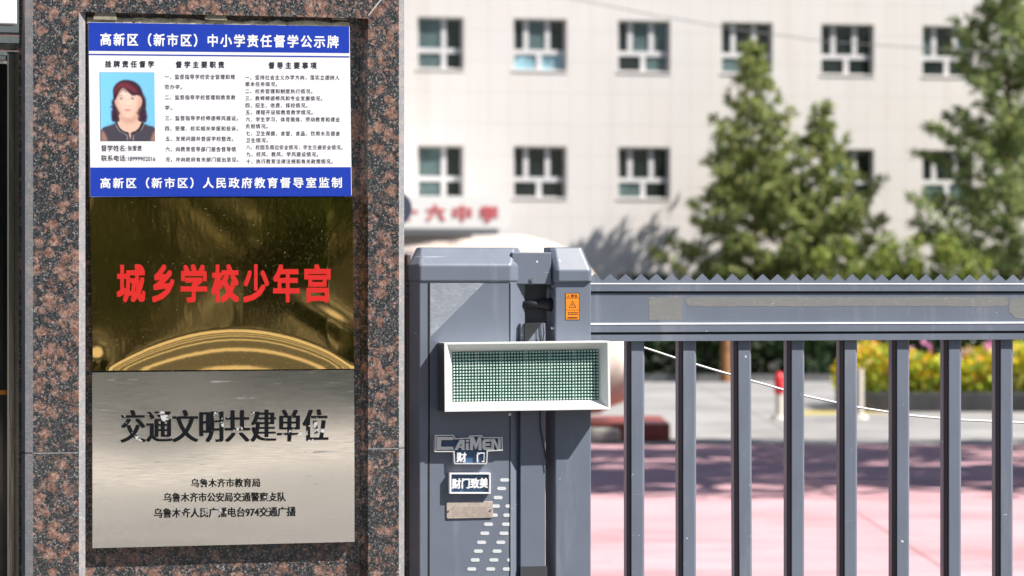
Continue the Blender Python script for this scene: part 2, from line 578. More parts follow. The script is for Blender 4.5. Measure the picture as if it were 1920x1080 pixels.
# sawn chamfers
xo0, xo1 = X(47), X(757)
cw = .011
for z0, z1 in ((ZB, JZ - .0012), (JZ + .0012, ZT)):
    m_ = MB()
    m_.loops([[(xl, PF, z), (xl, PF + .05, z), (xl - .0165, PF + .05, z), (xl - .0165, PF + .0045, z)] for z in (z0, z1)])
    obj('chamfer_strip', m_, M['granite_cut'], pil)
    m_ = MB()
    m_.loops([[(xr, PF, z), (xr + .014, PF + .006, z), (xr + .014, PF + .05, z), (xr, PF + .05, z)] for z in (z0, z1)])
    obj('chamfer_strip', m_, M['granite_cut'], pil)
m_ = MB()          # sawn inner edge of the niche, on the left
m_.loops([[(n0, PF, z), (n0 + .016, PF + .010, z), (n0 + .0165, NB, z), (n0, NB, z)] for z in (nb_, Zp(22))])
obj('niche_chamfer', m_, M['granite_cut'], pil)
m_ = MB()
m_.loops([[(n1, PF, z), (n1, NB, z), (n1 - .011, NB, z), (n1 - .004, PF + .010, z)] for z in (nb_, nt_)])
obj('niche_chamfer', m_, M['granite'], pil)
m_ = MB()
m_.box((xl - .022, PF + .05, ZB), (xr + .014, .42, ZT))
obj('core', m_, M['granite'], pil)
# dried sealant over the top sign
m_ = MB()
top = [(163 + i * 17.0, 33 + .018 * i * 17 + random.uniform(-2.5, 3)) for i in range(30)]
bot = [(x, 43.5 + .018 * (x - 163) + random.uniform(-1, 2)) for x, y in top]
for i in range(29):
    if i in (5, 13, 14, 22): bot[i] = (bot[i][0], bot[i][1] - 4)
    A = [W(*p, PF + .008 + random.uniform(0, .003)) for p in (top[i], top[i + 1], bot[i + 1], bot[i])]
    m_.loops([A, [(p.x, NB, p.z) for p in A]])
for x, w_ in ((180, 36), (390, 32), (628, 20)):
    A = [W(*p, PF + .004) for p in ((x, 22), (x + w_, 24), (x + w_ + 4, 38), (x - 6, 36))]
    m_.loops([A, [(p.x, NB, p.z) for p in A]])
obj('dried_sealant', m_, M['sealant'], pil)

# ================================================================== the three signs
SF = PF + .006                       # face of the signs
def bil(q, u, v):
    (ax, ay), (bx, by), (cx, cy), (dx, dy) = q          # tl, tr, br, bl
    return ((1 - v) * ((1 - u) * ax + u * bx) + v * ((1 - u) * dx + u * cx),
            (1 - v) * ((1 - u) * ay + u * by) + v * ((1 - u) * dy + u * cy))
def plate(q, nu, nv, disp, back):
    mb = MB()
    P = [[None] * (nu + 1) for _ in range(nv + 1)]
    for j in range(nv + 1):
        for i in range(nu + 1):
            u, v = i / nu, j / nv
            p = W(*bil(q, u, v), SF)
            p.y += disp(u, v)
            P[j][i] = len(mb.v)
            mb.v.append(tuple(p))
    for j in range(nv):
        for i in range(nu):
            mb.f.append((P[j][i], P[j + 1][i], P[j + 1][i + 1], P[j][i + 1])); mb.m.append(0)
    rim = [P[0][i] for i in range(nu + 1)] + [P[j][nu] for j in range(1, nv + 1)] + [P[nv][i] for i in range(nu - 1, -1, -1)] + [P[j][0] for j in range(nv - 1, 0, -1)]
    n = len(mb.v)
    L = len(rim)
    for k in rim:
        mb.v.append(mb.v[k])
    for k in rim:
        v = mb.v[k]; mb.v.append((v[0], back, v[2]))
    for k in range(L):
        mb.f.append((n + k, n + (k + 1) % L, n + L + (k + 1) % L, n + L + k)); mb.m.append(1)
    return mb
# -- blue and white notice
q1 = ((166, 41.5), (655.5, 50), (659.5, 366.5), (170, 369.5))
s1 = thing('notice_board', W(412, 369, SF), 'blue and white printed notice board with a portrait photo, topmost sign in the granite niche', 'notice board')
def on(x, y):                        # crop coordinates (3x) to photo pixels
    return (x / 3 + 140, y / 3 + 20)
mb = plate(q1, 1, 1, lambda u, v: 0, NB)
obj('board', mb, [M['white_print'], M['edge_white']], s1)
def flat(mb, poly, yp, m=0):
    P = [W(x, y, yp) for x, y in poly]
    nn = Vector((0, 0, 0))
    for i in range(len(P)):
        nn += P[i].cross(P[(i + 1) % len(P)])
    mb.quad(P if nn.y < 0 else P[::-1], m)
mb = MB(); flat(mb, [on(79, 66), on(1544, 89), on(1545, 238), on(79, 225)], SF - .0004)
rawobj('header_band', mb, M['blue_print'], s1)
mb = MB(); flat(mb, [on(80, 242), on(1545, 256), on(1545, 263), on(80, 249)], SF - .0004)
rawobj('rule_line', mb, M['blue_print'], s1)
mb = MB(); flat(mb, [on(88, 882), on(1554, 880), on(1556, 1044), on(90, 1046)], SF - .0004)
rawobj('footer_band', mb, M['blue_print'], s1)
def line(name, mat, par, *a, **k):
    mb = MB(); letters(mb, *a, **k)
    return rawobj(name, mb, mat, par)
line('title_lettering', M['white_letter'], s1, '高新区（新市区）中小学责任督学公示牌', 188, 61.5, 635, 86, SF - .0009, .0105, .023, cell=.88)
line('title_lettering', M['white_letter'], s1, '高新区（新市区）人民政府教育督导室监制', 188, 333, 641, 353.5, SF - .0009, -.002, .021, cell=.86)
for t_, b_ in (('挂牌责任督学', (172, 280, 447, 318)), ('督学主要职责', (570, 283, 842, 321)), ('督导主要事项', (1092, 288, 1362, 326))):
    x0, y0 = on(b_[0], b_[1]); x1, y1 = on(b_[2], b_[3])
    line('heading_lettering', M['ink'], s1, t_, x0, y0, x1, y1, SF - .0007, .004, .022, cell=.74)
rows = [('督学姓名:', 150, 755, 292, 790), ('张爱君', 300, 758, 378, 788), ('联系电话:', 150, 812, 292, 846), ('18999902016', 301, 820, 455, 845),
 ('一、监督指导学校安全管理和规', 507, 357, 902, 385), ('范办学。', 507, 415, 605, 441), ('二、监督指导学校管理和教育教', 508, 473, 905, 500),
 ('学。', 508, 532, 550, 558), ('三、监督指导学校师德师风建设。', 510, 590, 920, 617), ('四、受理、核实相关举报和投诉。', 510, 648, 920, 675),
 ('五、发现问题并督促学校整改。', 512, 706, 893, 733), ('六、向教育督导部门报告督导情', 512, 764, 908, 792), ('况，并向政府有关部门提出意见。', 512, 823, 922, 850),
 ('一、坚持社会主义办学方向，落实立德树人', 960, 361, 1490, 389), ('根本任务情况。', 960, 399, 1140, 425), ('二、校务管理和制度执行情况。', 960, 439, 1338, 465),
 ('三、教师师德师风和专业发展情况。', 961, 479, 1393, 505), ('四、招生、收费、择校情况。', 962, 518, 1310, 545), ('五、课程开设和教育教学情况。', 963, 557, 1340, 584),
 ('六、学生学习、体育锻炼、劳动教育和课业', 963, 597, 1492, 624), ('负担情况。', 963, 636, 1087, 662), ('七、卫生保健、食堂、食品、饮用水及宿舍', 964, 676, 1493, 703),
 ('卫生情况。', 964, 715, 1088, 741), ('八、校园及周边安全情况，学生交通安全情况。', 965, 754, 1508, 781), ('九、校风、教风、学风建设情况。', 966, 793, 1370, 820),
 ('十、执行教育法律法规和有关政策情况。', 966, 833, 1452, 860)]
for t_, x0, y0, x1, y1 in rows:
    p0, p1 = on(x0, y0), on(x1, y1)
    line('text_lettering', M['ink'], s1, t_, p0[0], p0[1], p1[0], p1[1], SF - .0006, .002, 0 if t_[0] == '1' else .006, cell=1.0 if t_[0] in '1联督张' else .92)
# portrait photo: the print's colours are worked out here and carried by the sheet's vertices
import numpy as np
def spline(pts, n=6):
    out = []
    k = len(pts)
    for i in range(k):
        p0, p1, p2, p3 = pts[i - 1], pts[i], pts[(i + 1) % k], pts[(i + 2) % k]
        for j in range(n):
            t_ = j / n
            out.append(tuple(.5 * (2 * p1[c] + (p2[c] - p0[c]) * t_ + (2 * p0[c] - 5 * p1[c] + 4 * p2[c] - p3[c]) * t_ ** 2 + (3 * p1[c] - p0[c] - 3 * p2[c] + p3[c]) * t_ ** 3) for c in (0, 1)))
    return out
PX0, PX1, PY0, PY1 = 45.0, 657.0, 34.0, 803.0
NX, NY = 150, 188
gx, gy = np.meshgrid(np.linspace(PX0, PX1, NX), np.linspace(PY0, PY1, NY))
img = np.zeros((NY, NX, 3))
nrg = np.random.RandomState(4)
def blur(a, r):
    r = int(round(r))
    if r < 1: return a
    for ax in (0, 1):
        for _ in range(2):
            p = np.pad(a, [(r, r) if k == ax else (0, 0) for k in (0, 1)], mode='edge')
            c = np.cumsum(np.insert(p, 0, 0, axis=ax), axis=ax)
            n = a.shape[ax]
            a = (np.take(c, range(2 * r + 1, 2 * r + 1 + n), axis=ax) - np.take(c, range(0, n), axis=ax)) / (2 * r + 1)
    return a
def inside(pts):
    m = np.zeros((NY, NX), bool)
    k = len(pts)
    for i in range(k):
        (x0, y0), (x1, y1) = pts[i], pts[(i + 1) % k]
        if y0 == y1: continue
        c = ((y0 > gy) != (y1 > gy)) & (gx < (x1 - x0) * (gy - y0) / (y1 - y0) + x0)
        m ^= c
    return m.astype(float)
def put(pts, c, soft=1, k=1.0, curve=True):
    m = blur(inside(spline(pts) if curve else pts), soft)[..., None] * k
    img[:] = img * (1 - m) + np.array(c) * m
def oval(cx, cy, rx, ry, c, soft=1, k=1.0, rot=0.0):
    P = [(cx + rx * math.cos(a) * math.cos(rot) - ry * math.sin(a) * math.sin(rot), cy + rx * math.cos(a) * math.sin(rot) + ry * math.sin(a) * math.cos(rot)) for a in [i * .2618 for i in range(24)]]
    put(P, c, soft, k, False)
img[:] = np.array((.20, .58, .86))
img *= (1.04 - .10 * ((gx - PX0) / (PX1 - PX0)))[..., None]
hair, hair2, skin, skd = (.045, .012, .030), (.21, .030, .045), (.80, .53, .42), (.58, .32, .24)
put([(345, 118), (430, 135), (495, 190), (522, 262), (555, 325), (560, 400), (552, 455), (574, 530), (548, 588), (490, 605), (430, 600), (360, 590), (290, 600), (215, 602), (172, 560), (166, 490), (178, 430), (170, 365), (195, 310), (190, 230), (225, 165), (280, 130)], hair, 2)
for k in range(60):          # loose curls at the rim of the hair
    a = nrg.rand()
    x, y = (nrg.choice([190, 540]) + nrg.randn() * 9, 420 + 165 * a)
    oval(x, y, 10 + 14 * nrg.rand(), 5 + 6 * nrg.rand(), hair if nrg.rand() < .7 else (.03, .025, .10), 1, .7, nrg.rand() * 3)
put([(60, 668), (150, 630), (240, 600), (300, 640), (370, 690), (440, 640), (500, 600), (580, 630), (655, 660), (657, 803), (56, 803)], (.060, .050, .070), 1)
for x in range(70, 650, 13):
    put([(x, 600), (x + 4, 600), (x + 4, 803), (x, 803)], (.09, .08, .11), 0, .35 if 110 < x < 620 else 0, False)
put([(56, 690), (92, 722), (118, 803), (56, 803)], (.34, .19, .15), 2)
put([(657, 690), (630, 730), (610, 803), (657, 803)], (.34, .19, .15), 2)
put([(268, 500), (262, 570), (232, 612), (262, 660), (310, 700), (358, 712), (378, 785), (390, 712), (440, 690), (490, 640), (508, 600), (462, 570), (452, 500)], (.77, .50, .39), 1)
put([(262, 505), (330, 545), (410, 540), (458, 500), (460, 560), (380, 610), (290, 580)], skd, 5, .85)
put([(232, 600), (268, 668), (330, 705), (358, 712), (356, 732), (320, 727), (255, 690), (210, 615)], (.012, .012, .016), 1)
put([(507, 595), (470, 668), (425, 705), (388, 714), (386, 732), (430, 727), (490, 688), (530, 612)], (.012, .012, .016), 1)
for a_, b_ in (((208, 620), (252, 694)), ((252, 694), (335, 737)), ((335, 737), (342, 803)), ((532, 616), (492, 692)), ((492, 692), (412, 737)), ((412, 737), (408, 803))):
    put([a_, (a_[0] + 7, a_[1] - 2), (b_[0] + 7, b_[1] - 2), b_], (.45, .45, .50), 0, .8, False)
put([(235, 270), (222, 350), (240, 435), (275, 500), (330, 533), (390, 533), (445, 495), (478, 425), (502, 350), (488, 270), (430, 225), (340, 205), (265, 225)], skin, 1)
put([(490, 345), (513, 338), (507, 395), (482, 432), (468, 420)], (.72, .42, .32), 1)
put([(224, 345), (207, 342), (215, 395), (236, 428)], (.72, .42, .32), 1)
oval(350, 330, 95, 120, (.86, .62, .51), 9, .75)
oval(348, 265, 80, 40, (.90, .68, .57), 6, .6)
put([(225, 300), (250, 300), (262, 420), (300, 500), (280, 505), (240, 440)], skd, 4, .55)
put([(500, 300), (470, 300), (462, 420), (425, 505), (450, 500), (485, 430)], skd, 4, .7)
oval(282, 420, 32, 24, (.84, .50, .42), 5, .5)
oval(425, 420, 32, 24, (.80, .46, .38), 5, .5)
oval(279, 332, 36, 17, (.66, .40, .32), 3, .6)
oval(408, 330, 36, 17, (.64, .38, .30), 3, .6)
for ex in (281, 408):
    oval(ex, 331, 24, 9, (.74, .66, .62), 1, .9)
    oval(ex, 330, 10, 10, (.03, .018, .018), 1, 1)
    put([(ex - 28, 330), (ex, 317), (ex + 28, 328), (ex, 322)], (.06, .03, .03), 0, .9)
put([(245, 304), (275, 291), (314, 299), (275, 300)], (.12, .06, .055), 1, .8)
put([(378, 299), (412, 289), (447, 303), (412, 298)], (.12, .06, .055), 1, .8)
put([(338, 320), (330, 380), (322, 405), (340, 400), (348, 330)], (.70, .42, .33), 2, .45)
oval(350, 380, 9, 30, (.93, .72, .62), 3, .6)
oval(332, 407, 8, 5, (.45, .20, .16), 1, .7)
oval(366, 407, 8, 5, (.45, .20, .16), 1, .7)
put([(318, 410), (348, 418), (378, 410), (348, 424)], skd, 2, .5)
put([(308, 455), (335, 446), (349, 450), (363, 446), (394, 455), (368, 468), (334, 468)], (.66, .24, .22), 1, .9)
put([(312, 455), (349, 457), (390, 455), (349, 460)], (.35, .09, .09), 0, .8)
oval(349, 482, 26, 5, skd, 2, .4)
oval(349, 512, 30, 14, (.86, .60, .50), 4, .5)
put([(330, 120), (440, 150), (510, 235), (518, 310), (470, 292), (400, 290), (345, 240), (300, 205), (262, 245), (238, 300), (205, 350), (190, 280), (200, 200), (260, 140)], hair, 1)
put([(258, 240), (298, 206), (345, 240), (330, 262), (300, 240), (270, 268), (242, 300)], hair, 2, .55)
put([(300, 150), (370, 165), (450, 230), (440, 262), (355, 222), (290, 195), (235, 240), (215, 290), (212, 215), (250, 170)], hair2, 3, .9)
for k in range(90):          # strands
    a = nrg.rand() * 1.0
    x = 215 + 280 * nrg.rand(); y = 135 + 110 * nrg.rand() + abs(x - 350) * .25
    put([(x, y), (x + 2.5, y), (x + (x - 340) * .3 + 2, y + 45), (x + (x - 340) * .3, y + 45)], hair2 if nrg.rand() < .5 else (.02, .008, .02), 0, .45 * float(inside([(330, 120), (440, 150), (510, 235), (500, 290), (400, 285), (300, 200), (238, 280), (200, 320), (200, 200), (260, 140)])[min(NY - 1, int((y - PY0) / (PY1 - PY0) * NY)), min(NX - 1, int((x - PX0) / (PX1 - PX0) * NX))]), False)
for k in range(50):
    side = nrg.choice([0, 1]); y = 330 + 230 * nrg.rand()
    x = (174 + 36 * nrg.rand()) if side == 0 else (514 + 42 * nrg.rand())
    oval(x, y, 3, 16, (.09, .04, .10) if nrg.rand() < .5 else (.012, .006, .016), 1, .5, nrg.randn() * .4)
img = np.stack([blur(img[..., c], 1) * .6 + img[..., c] * .4 for c in range(3)], -1)
img *= 1 + nrg.randn(NY, NX, 1) * .02
ph = MB()
def pp(x, y): return (x / 6 + 180, y / 6 + 130)
flat(ph, [pp(42, 31), pp(654, 34), pp(664, 806), pp(52, 806)], SF - .0004)
frame_o = rawobj('portrait_border', ph, simple('portrait_border_ink', (.22, .25, .32), .35), s1)
ph = MB()
for j in range(NY):
    for i in range(NX):
        v_ = (gy[j, i] - PY0) / (PY1 - PY0)
        ph.v.append(tuple(W(*pp(gx[j, i] + 9 * v_, gy[j, i] + (1 - v_) * .004 * (gx[j, i] - PX0)), SF - .0007)))
for j in range(NY - 1):
    for i in range(NX - 1):
        a = j * NX + i
        ph.f.append((a, a + NX, a + NX + 1, a + 1)); ph.m.append(0)
t = NT('portrait_print')
ca = t.n('ShaderNodeVertexColor', layer_name='print')
t.set(c=ca.outputs[0], r=.35)
po = rawobj('portrait_photo', ph, t.mat, s1)
at_ = po.data.color_attributes.new('print', 'FLOAT_COLOR', 'POINT')
flatc = np.ones((NX * NY, 4), dtype=np.float32)
flatc[:, :3] = np.clip(img.reshape(-1, 3), 0, 1)
at_.data.foreach_set('color', flatc.ravel())

# -- gold mirror plaque
q2 = ((168.5, 371.5), (661, 370), (664, 691.5), (174.5, 695))
s2 = thing('gold_plaque', W(417, 694, SF), 'mirror polished gold metal plaque with seven large red characters', 'plaque')
def bulge(u, v):
    arc = 1 - (2 * (u - .53)) ** 2 * 1.02
    s_ = max(0, v - (1 - .24 * max(arc, 0)))
    e = .0070 * (s_ / .24) ** 1.6
    e += .0006 * math.exp(-((u - .90 - .10 * math.sin(v * 9)) / .07) ** 2 - ((v - .74) / .15) ** 2)
    e += .0010 * math.exp(-((u - .02) / .03) ** 2 - ((v - .95) / .08) ** 2)
    e += .0012 * math.sin(u * 5 + 1) * math.sin(v * 4) * .5
    e += .0012 * max(0, u - .9) * 10 * math.sin(v * 3)
    return e
mb = plate(q2, 90, 60, bulge, NB)
o = obj('sheet', mb, [M['gold'], M['gold']], s2)
for p in o.data.polygons: p.use_smooth = p.material_index == 0
for k, (ch, xa, xb) in enumerate((('城', 219, 272.5), ('乡', 285, 327), ('学', 338.5, 388.5), ('校', 396, 448), ('少', 456, 504), ('年', 512, 562), ('宫', 570.5, 620))):
    line('raised_character', M['red_print'], s2, ch, xa, 495.5, xb, 567, SF - .0012, 0, .031, thick=.001)

# -- silver plaque
q3 = ((173, 698.5), (664, 693.5), (665, 1016), (173.5, 1028))
s3 = thing('silver_plaque', W(418, 1022, SF), 'brushed silver metal plaque with black engraved characters, lowest sign in the niche', 'plaque')
mb = plate(q3, 40, 30, lambda u, v: .0012 * (2 * v - 1) ** 2 + .00025 * math.sin(u * 4.2 + .7) * math.sin(v * 5 + .4), NB)
o = obj('sheet', mb, [M['silver'], M['silver']], s3)
for p in o.data.polygons: p.use_smooth = p.material_index == 0
line('title_lettering', M['engraved'], s3, '交通文明共建单位', 226, 769, 616, 830, SF - .0020, -.005, .036, .0)
line('text_lettering', M['engraved'], s3, '乌鲁木齐市教育局', 358.5, 897.5, 488, 914, SF - .0020, -.006, .016)
line('text_lettering', M['engraved'], s3, '乌鲁木齐市公安局交通警察支队', 307, 924, 536, 941.5, SF - .0020, -.006, .016)
line('text_lettering', M['engraved'], s3, '乌鲁木齐人民广播电台974交通广播', 289, 953, 555, 971.5, SF - .0020, -.012, .016)

# ================================================================== doorway left of the pillar
dr = thing('steel_doorway', (W(10, 600, -.02).x - .4, -.02, 0), 'dark stainless steel door frame beside the granite pillar', 'doorway')
def vbox(px0, px1, py0, py1, y, dep):
    m_ = MB()
    p, q_ = W(px0, py0, y), W(px1, py1, y)
    m_.box((p.x, y, q_.z), (q_.x, y + dep, p.z))
    return m_
obj('jamb', vbox(31, 46, 94, 1900, -.035, .06), M['stainless'], dr, bevel=.004)
obj('header', vbox(-900, 46, 62, 94, -.035, .06), M['stainless'], dr, bevel=.004)
obj('upper_rail', vbox(-900, 46, 46, 61, -.045, .06), M['stainless'], dr, bevel=.004)
lf = obj('door_leaf', vbox(13, 30.5, 97, 1900, -.02, .05), M['stainless'], dr, bevel=.004)
obj('door_rail', vbox(-900, 12.5, 97, 103, -.02, .05), M['steel'], dr, bevel=.002)
obj('glass', vbox(-900, 13, 103, 1900, .01, .006), M['door_glass'], dr)
obj('sticker', vbox(-40, 11, 732, 740, .009, .001), M['orange'], dr)
mb = vbox(-900, 32, -400, 46, -.114, .06)
o = obj('white_panel', mb, M['white_plastic'], bevel=.003)
tag(o, 'plain white panel above the steel door frame at the left edge', 'panel')

# ================================================================== gate motor cabinet
cab = thing('gate_motor_cabinet', W(872, 900, .14) * 1, 'grey gate motor cabinet with chamfered hood, right beside the granite pillar', 'cabinet')
cab.location.z = 0
def planloop(pl, py):
    return [W(px, 600, y) * 1 for px, y in pl], py
def zat(py, y=0.0, px=872):
    return W(px, py, y).z
def lathe_plan(plans):               # list of (plan, z)
    ls = []
    for pl, z in plans:
        ls.append([(W(px, 600, y).x, y, z) for px, y in pl])
    return ls
body = [(787, 0), (957, 0), (984, .03), (984, .25), (770, .25), (767, .03)]
mb = MB(); mb.loops(lathe_plan([(body, 0.0), (body, zat(524))]))
obj('housing', mb, M['paint'], cab, bevel=.002)
mb = MB(); mb.box((W(803, 600).x, -.0012, .02), (W(805.5, 600).x, .001, zat(530)))
obj('panel_seam', mb, M['groove'], cab)
mb = MB(); mb.box((W(955.6, 600).x, -.0012, .02), (W(957, 600).x, .001, zat(530)))
obj('panel_seam', mb, M['groove'], cab)
hb = [(787.5, -.0035), (957.5, -.0035), (986, .028), (986, .26), (769, .26), (766, .028)]
ht = [(788, .035), (966, .035), (972, .06), (972, .22), (784, .22), (781, .06)]
mb = MB(); mb.loops(lathe_plan([(hb, zat(528)), (hb, zat(497)), (ht, zat(464, .04))]))
obj('hood', mb, M['paint'], cab, bevel=.004, seg=3)
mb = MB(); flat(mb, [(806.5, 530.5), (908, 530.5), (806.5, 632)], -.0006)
rawobj('dusty_lit_film', mb, M['dusty_lit'], cab)  # dusty triangle, with the light reflected onto it painted in
mb = MB(); mb.disc(W(955, 777, .001), (0, -1, 0), .0035, .003)
obj('screw', mb, M['steel'], cab)
# hexagonal white vents
slots = [(946, 900), (940.6, 916), (934, 933), (929, 949), (925, 966), (916, 983), (909, 1000), (903, 1017), (897, 1033.5), (891, 1050), (884.5, 1067), (878, 1084),
         (968, 949), (956, 949), (952, 966), (949.6, 983), (945, 1000), (939, 1017), (932, 1033.5), (926, 1050), (920, 1067), (914, 1084), (959, 1050), (951, 1067), (945, 1084)]
M['cable_grey'] = simple('grey_wire', (.20, .195, .19), .6)
M['glint'] = simple('painted_edge_glint', (.62, .64, .68), .35, 0, .08)  # pale tone painted in for sun on the rail ledges
M['vent'] = simple('white_vent', (.66, .67, .69), .4, 0, .02)
for i, (x, y) in enumerate(slots):
    if (x, y) == (968, 949): continue
    p = [(x - 9, y), (x - 6.5, y - 3.2), (x + 6.5, y - 3.2), (x + 9, y), (x + 6.5, y + 3.2), (x - 6.5, y + 3.2)]
    p = [(min(a_, 955.3), b_) for a_, b_ in p]
    mb = MB(); mb.prism(p, -.0006, .002)
    obj('vent_slot', mb, M['vent'], cab)
# logo badge
def lg(x, y): return (x / 5.68 + 800, y / 5.68 + 800)
out = [(95, 88), (290, 88), (305, 124), (448, 117), (462, 94), (590, 91), (605, 112), (808, 112), (812, 256), (652, 264), (646, 386), (632, 400), (304, 400), (292, 388), (285, 270), (84, 270)]
inn = [(106, 99), (282, 99), (296, 136), (456, 128), (470, 105), (584, 102), (598, 123), (797, 123), (800, 246), (640, 253), (635, 378), (626, 388), (312, 388), (303, 380), (297, 259), (96, 259)]
YB = -.013
def ring(o_, i_, y0, y1):
    mb = MB()
    A = [W(*p, y0) for p in o_]; B = [W(*p, y0) for p in i_]
    k = len(A)
    for i in range(k):
        j = (i + 1) % k
        mb.quad([A[i], A[j], B[j], B[i]])
        mb.quad([A[i], A[j], (A[j].x, y1, A[j].z), (A[i].x, y1, A[i].z)])
        mb.quad([B[i], B[j], (B[j].x, y1, B[j].z), (B[i].x, y1, B[i].z)])
    return mb
badge = obj('logo_badge', ring([lg(*p) for p in out], [lg(*p) for p in inn], YB, 0), M['chrome'], cab, weld=True)
mb = MB(); flat(mb, [lg(*p) for p in [(90, 94), (286, 94), (300, 130), (452, 122), (466, 99), (588, 97), (602, 117), (803, 117), (806, 251), (646, 258), (640, 382), (308, 394), (291, 264), (90, 264)]], -.004)
rawobj('badge_field', mb, M['navy'], badge)
mb = MB()
mb.prism([lg(*p) for p in [(112, 108), (284, 110), (282, 142), (156, 143), (152, 214), (284, 214), (286, 247), (103, 249)]], YB, -.0045)
x0, y0 = lg(300, 112); x1, y1 = lg(795, 248)
mb.prism([lg(*p) for p in [(296, 248), (352, 140), (404, 140), (404, 248), (372, 248), (372, 172), (330, 248)]], YB, -.0045)
mb.prism([lg(*p) for p in [(345, 225), (356, 205), (374, 205), (374, 225)]], YB, -.0045)
mb.prism([lg(*p) for p in [(418, 176), (448, 176), (448, 248), (418, 248)]], YB, -.0045)
mb.prism([lg(*p) for p in [(420, 140), (452, 140), (450, 164), (420, 164)]], YB, -.0045)
mb.prism([lg(*p) for p in [(462, 248), (462, 110), (502, 110), (528, 176), (554, 108), (582, 108), (586, 248), (554, 248), (554, 180), (530, 236), (520, 236), (494, 180), (494, 248)]], YB, -.0045)
mb.prism([lg(*p) for p in [(686, 132), (612, 134), (594, 158), (594, 226), (614, 247), (686, 247), (686, 220), (630, 220), (626, 206), (676, 204), (676, 178), (626, 178), (630, 162), (686, 160)]], YB, -.0045)
mb.prism([lg(*p) for p in [(690, 247), (690, 132), (724, 132), (762, 202), (762, 130), (788, 130), (788, 247), (754, 247), (718, 178), (718, 247)]], YB, -.0045)
obj('badge_lettering', mb, M['chrome'], badge)
for ch, xa, xb in (('财', 322, 425), ('门', 536, 622)):
    (x0, y0), (x1, y1) = lg(xa, 270), lg(xb, 378)
    line('badge_character', M['white_letter'], badge, ch, x0, y0, x1, y1, -.010, 0, .02, thick=.006)
o_ = [lg(*p) for p in [(245, 492), (682, 492), (682, 714), (245, 714)]]
i_ = [lg(*p) for p in [(263, 508), (668, 508), (668, 698), (263, 698)]]
badge2 = obj('slogan_badge', ring(o_, i_, YB, 0), M['white_letter'], cab, weld=True)
mb = MB(); flat(mb, [lg(*p) for p in [(255, 500), (675, 500), (675, 706), (255, 706)]], -.003)
rawobj('badge_field', mb, M['navy'], badge2)
x0, y0 = lg(272, 552); x1, y1 = lg(658, 662)
line('badge_lettering', M['white_letter'], badge2, '财门致美', x0, y0, x1, y1, -.0105, -.02, .03, thick=.007)
# nameplate
mb = MB(); mb.prism([lg(*p) for p in [(222, 806), (690, 796), (706, 806), (708, 958), (696, 970), (226, 980), (214, 970), (212, 818)]], -.003, 0)
np_ = obj('nameplate', mb, M['tin'], cab, bevel=.0006)
mb = MB()
mb.prism([lg(*p) for p in [(262, 870), (312, 826), (322, 828), (268, 884)]], -.0034, -.002)
for k in range(6):
    y = 858 + k * 18
    xs = 330 if k < 1 else 268
    while xs < 655:
        l_ = random.uniform(10, 40)
        mb.prism([lg(xs, y), lg(xs + l_, y - 1), lg(xs + l_, y + 6), lg(xs, y + 7)], -.0033, -.002)
        xs += l_ + random.uniform(4, 12)
obj('etched_marks', mb, M['tin_line'], np_)
for x, y in ((232, 897), (680, 887)):
    mb = MB(); mb.disc(W(*lg(x, y), -.003), (0, -1, 0), .0022, .0018)
    obj('rivet', mb, M['steel'], np_)

# ================================================================== LED display box
led = thing('led_display', W(988, 772, 0), 'white framed LED matrix display box mounted across the motor cabinet and gate post', 'display')
YF, YI = -.056, -.031
oq = [(833, 643), (1143, 639), (1145, 767.5), (834, 772)]
lq = [(838, 646.5), (1138.5, 643), (1140, 764.5), (838.5, 768)]
iq = [(848, 660), (1122, 655), (1122.5, 749.5), (848.5, 753)]
mb = MB()
A = [W(*p, YF) for p in oq]; Bq = [W(*p, YF) for p in lq]; Cq = [W(*p, YI) for p in iq]
for i in range(4):
    j = (i + 1) % 4
    mb.quad([A[i], A[j], Bq[j], Bq[i]])
    mb.quad([Bq[i], Bq[j], Cq[j], Cq[i]])
mb2 = MB()
obj('bezel', mb, M['white_plastic'], led, weld=True, bevel=.0012)
mb = MB()
K = [Vector((p.x, YF + .0004, p.z)) for p in A]
Kb = [Vector((p.x, -.0015, p.z)) for p in A]
for i in range(4):
    j = (i + 1) % 4
    mb.quad([K[i], K[j], Kb[j], Kb[i]], 1 if i == 3 else 0)  # one side takes the dark grey, painting its shade
mb.quad(Kb)
obj('casing', mb, [M['white_plastic'], M['paint_shade']], led)
mb = MB(); mb.quad([W(*p, YI + .0005) for p in [(846, 657), (1124, 653), (1124.5, 752), (846.5, 755)]])
obj('circuit_board', mb, M['pcb'], led)
for k in range(1, 6):
    mb = MB()
    u = k / 6
    x = 848 + u * 274.3
    mb.prism([(x - .35, 659.6 - 5 * u), (x + .35, 659.6 - 5 * u), (x + .35, 753 - 3 * u), (x - .35, 753 - 3 * u)], YI - .0001, YI + .0004)
    obj('board_seam', mb, M['led'], led)
mb = MB()
for j in range(16):
    for i in range(48):
        u, v = (i + .5) / 48, (j + .5) / 16
        x, y = bil(iq, u, v)
        c_ = W(x, y, YI)
        R = .00235
        ls = []
        for yy, k in ((0, 1), (-.0034, 1), (-.0048, .55)):
            ls.append([(c_.x + R * k * math.cos(a_ * math.pi / 3), YI + yy, c_.z + R * k * math.sin(a_ * math.pi / 3)) for a_ in range(6)])
        mb.loops(ls, 0, False, True)
o = obj('led_lamp', mb, M['led'], led)
o['kind'] = 'stuff'

# ================================================================== sliding gate
gate = thing('sliding_gate', (W(1108, 600).x, .06, 0), 'grey metal sliding gate with upright bars and a saw toothed top rail', 'gate')
XE = W(2300, 600).x
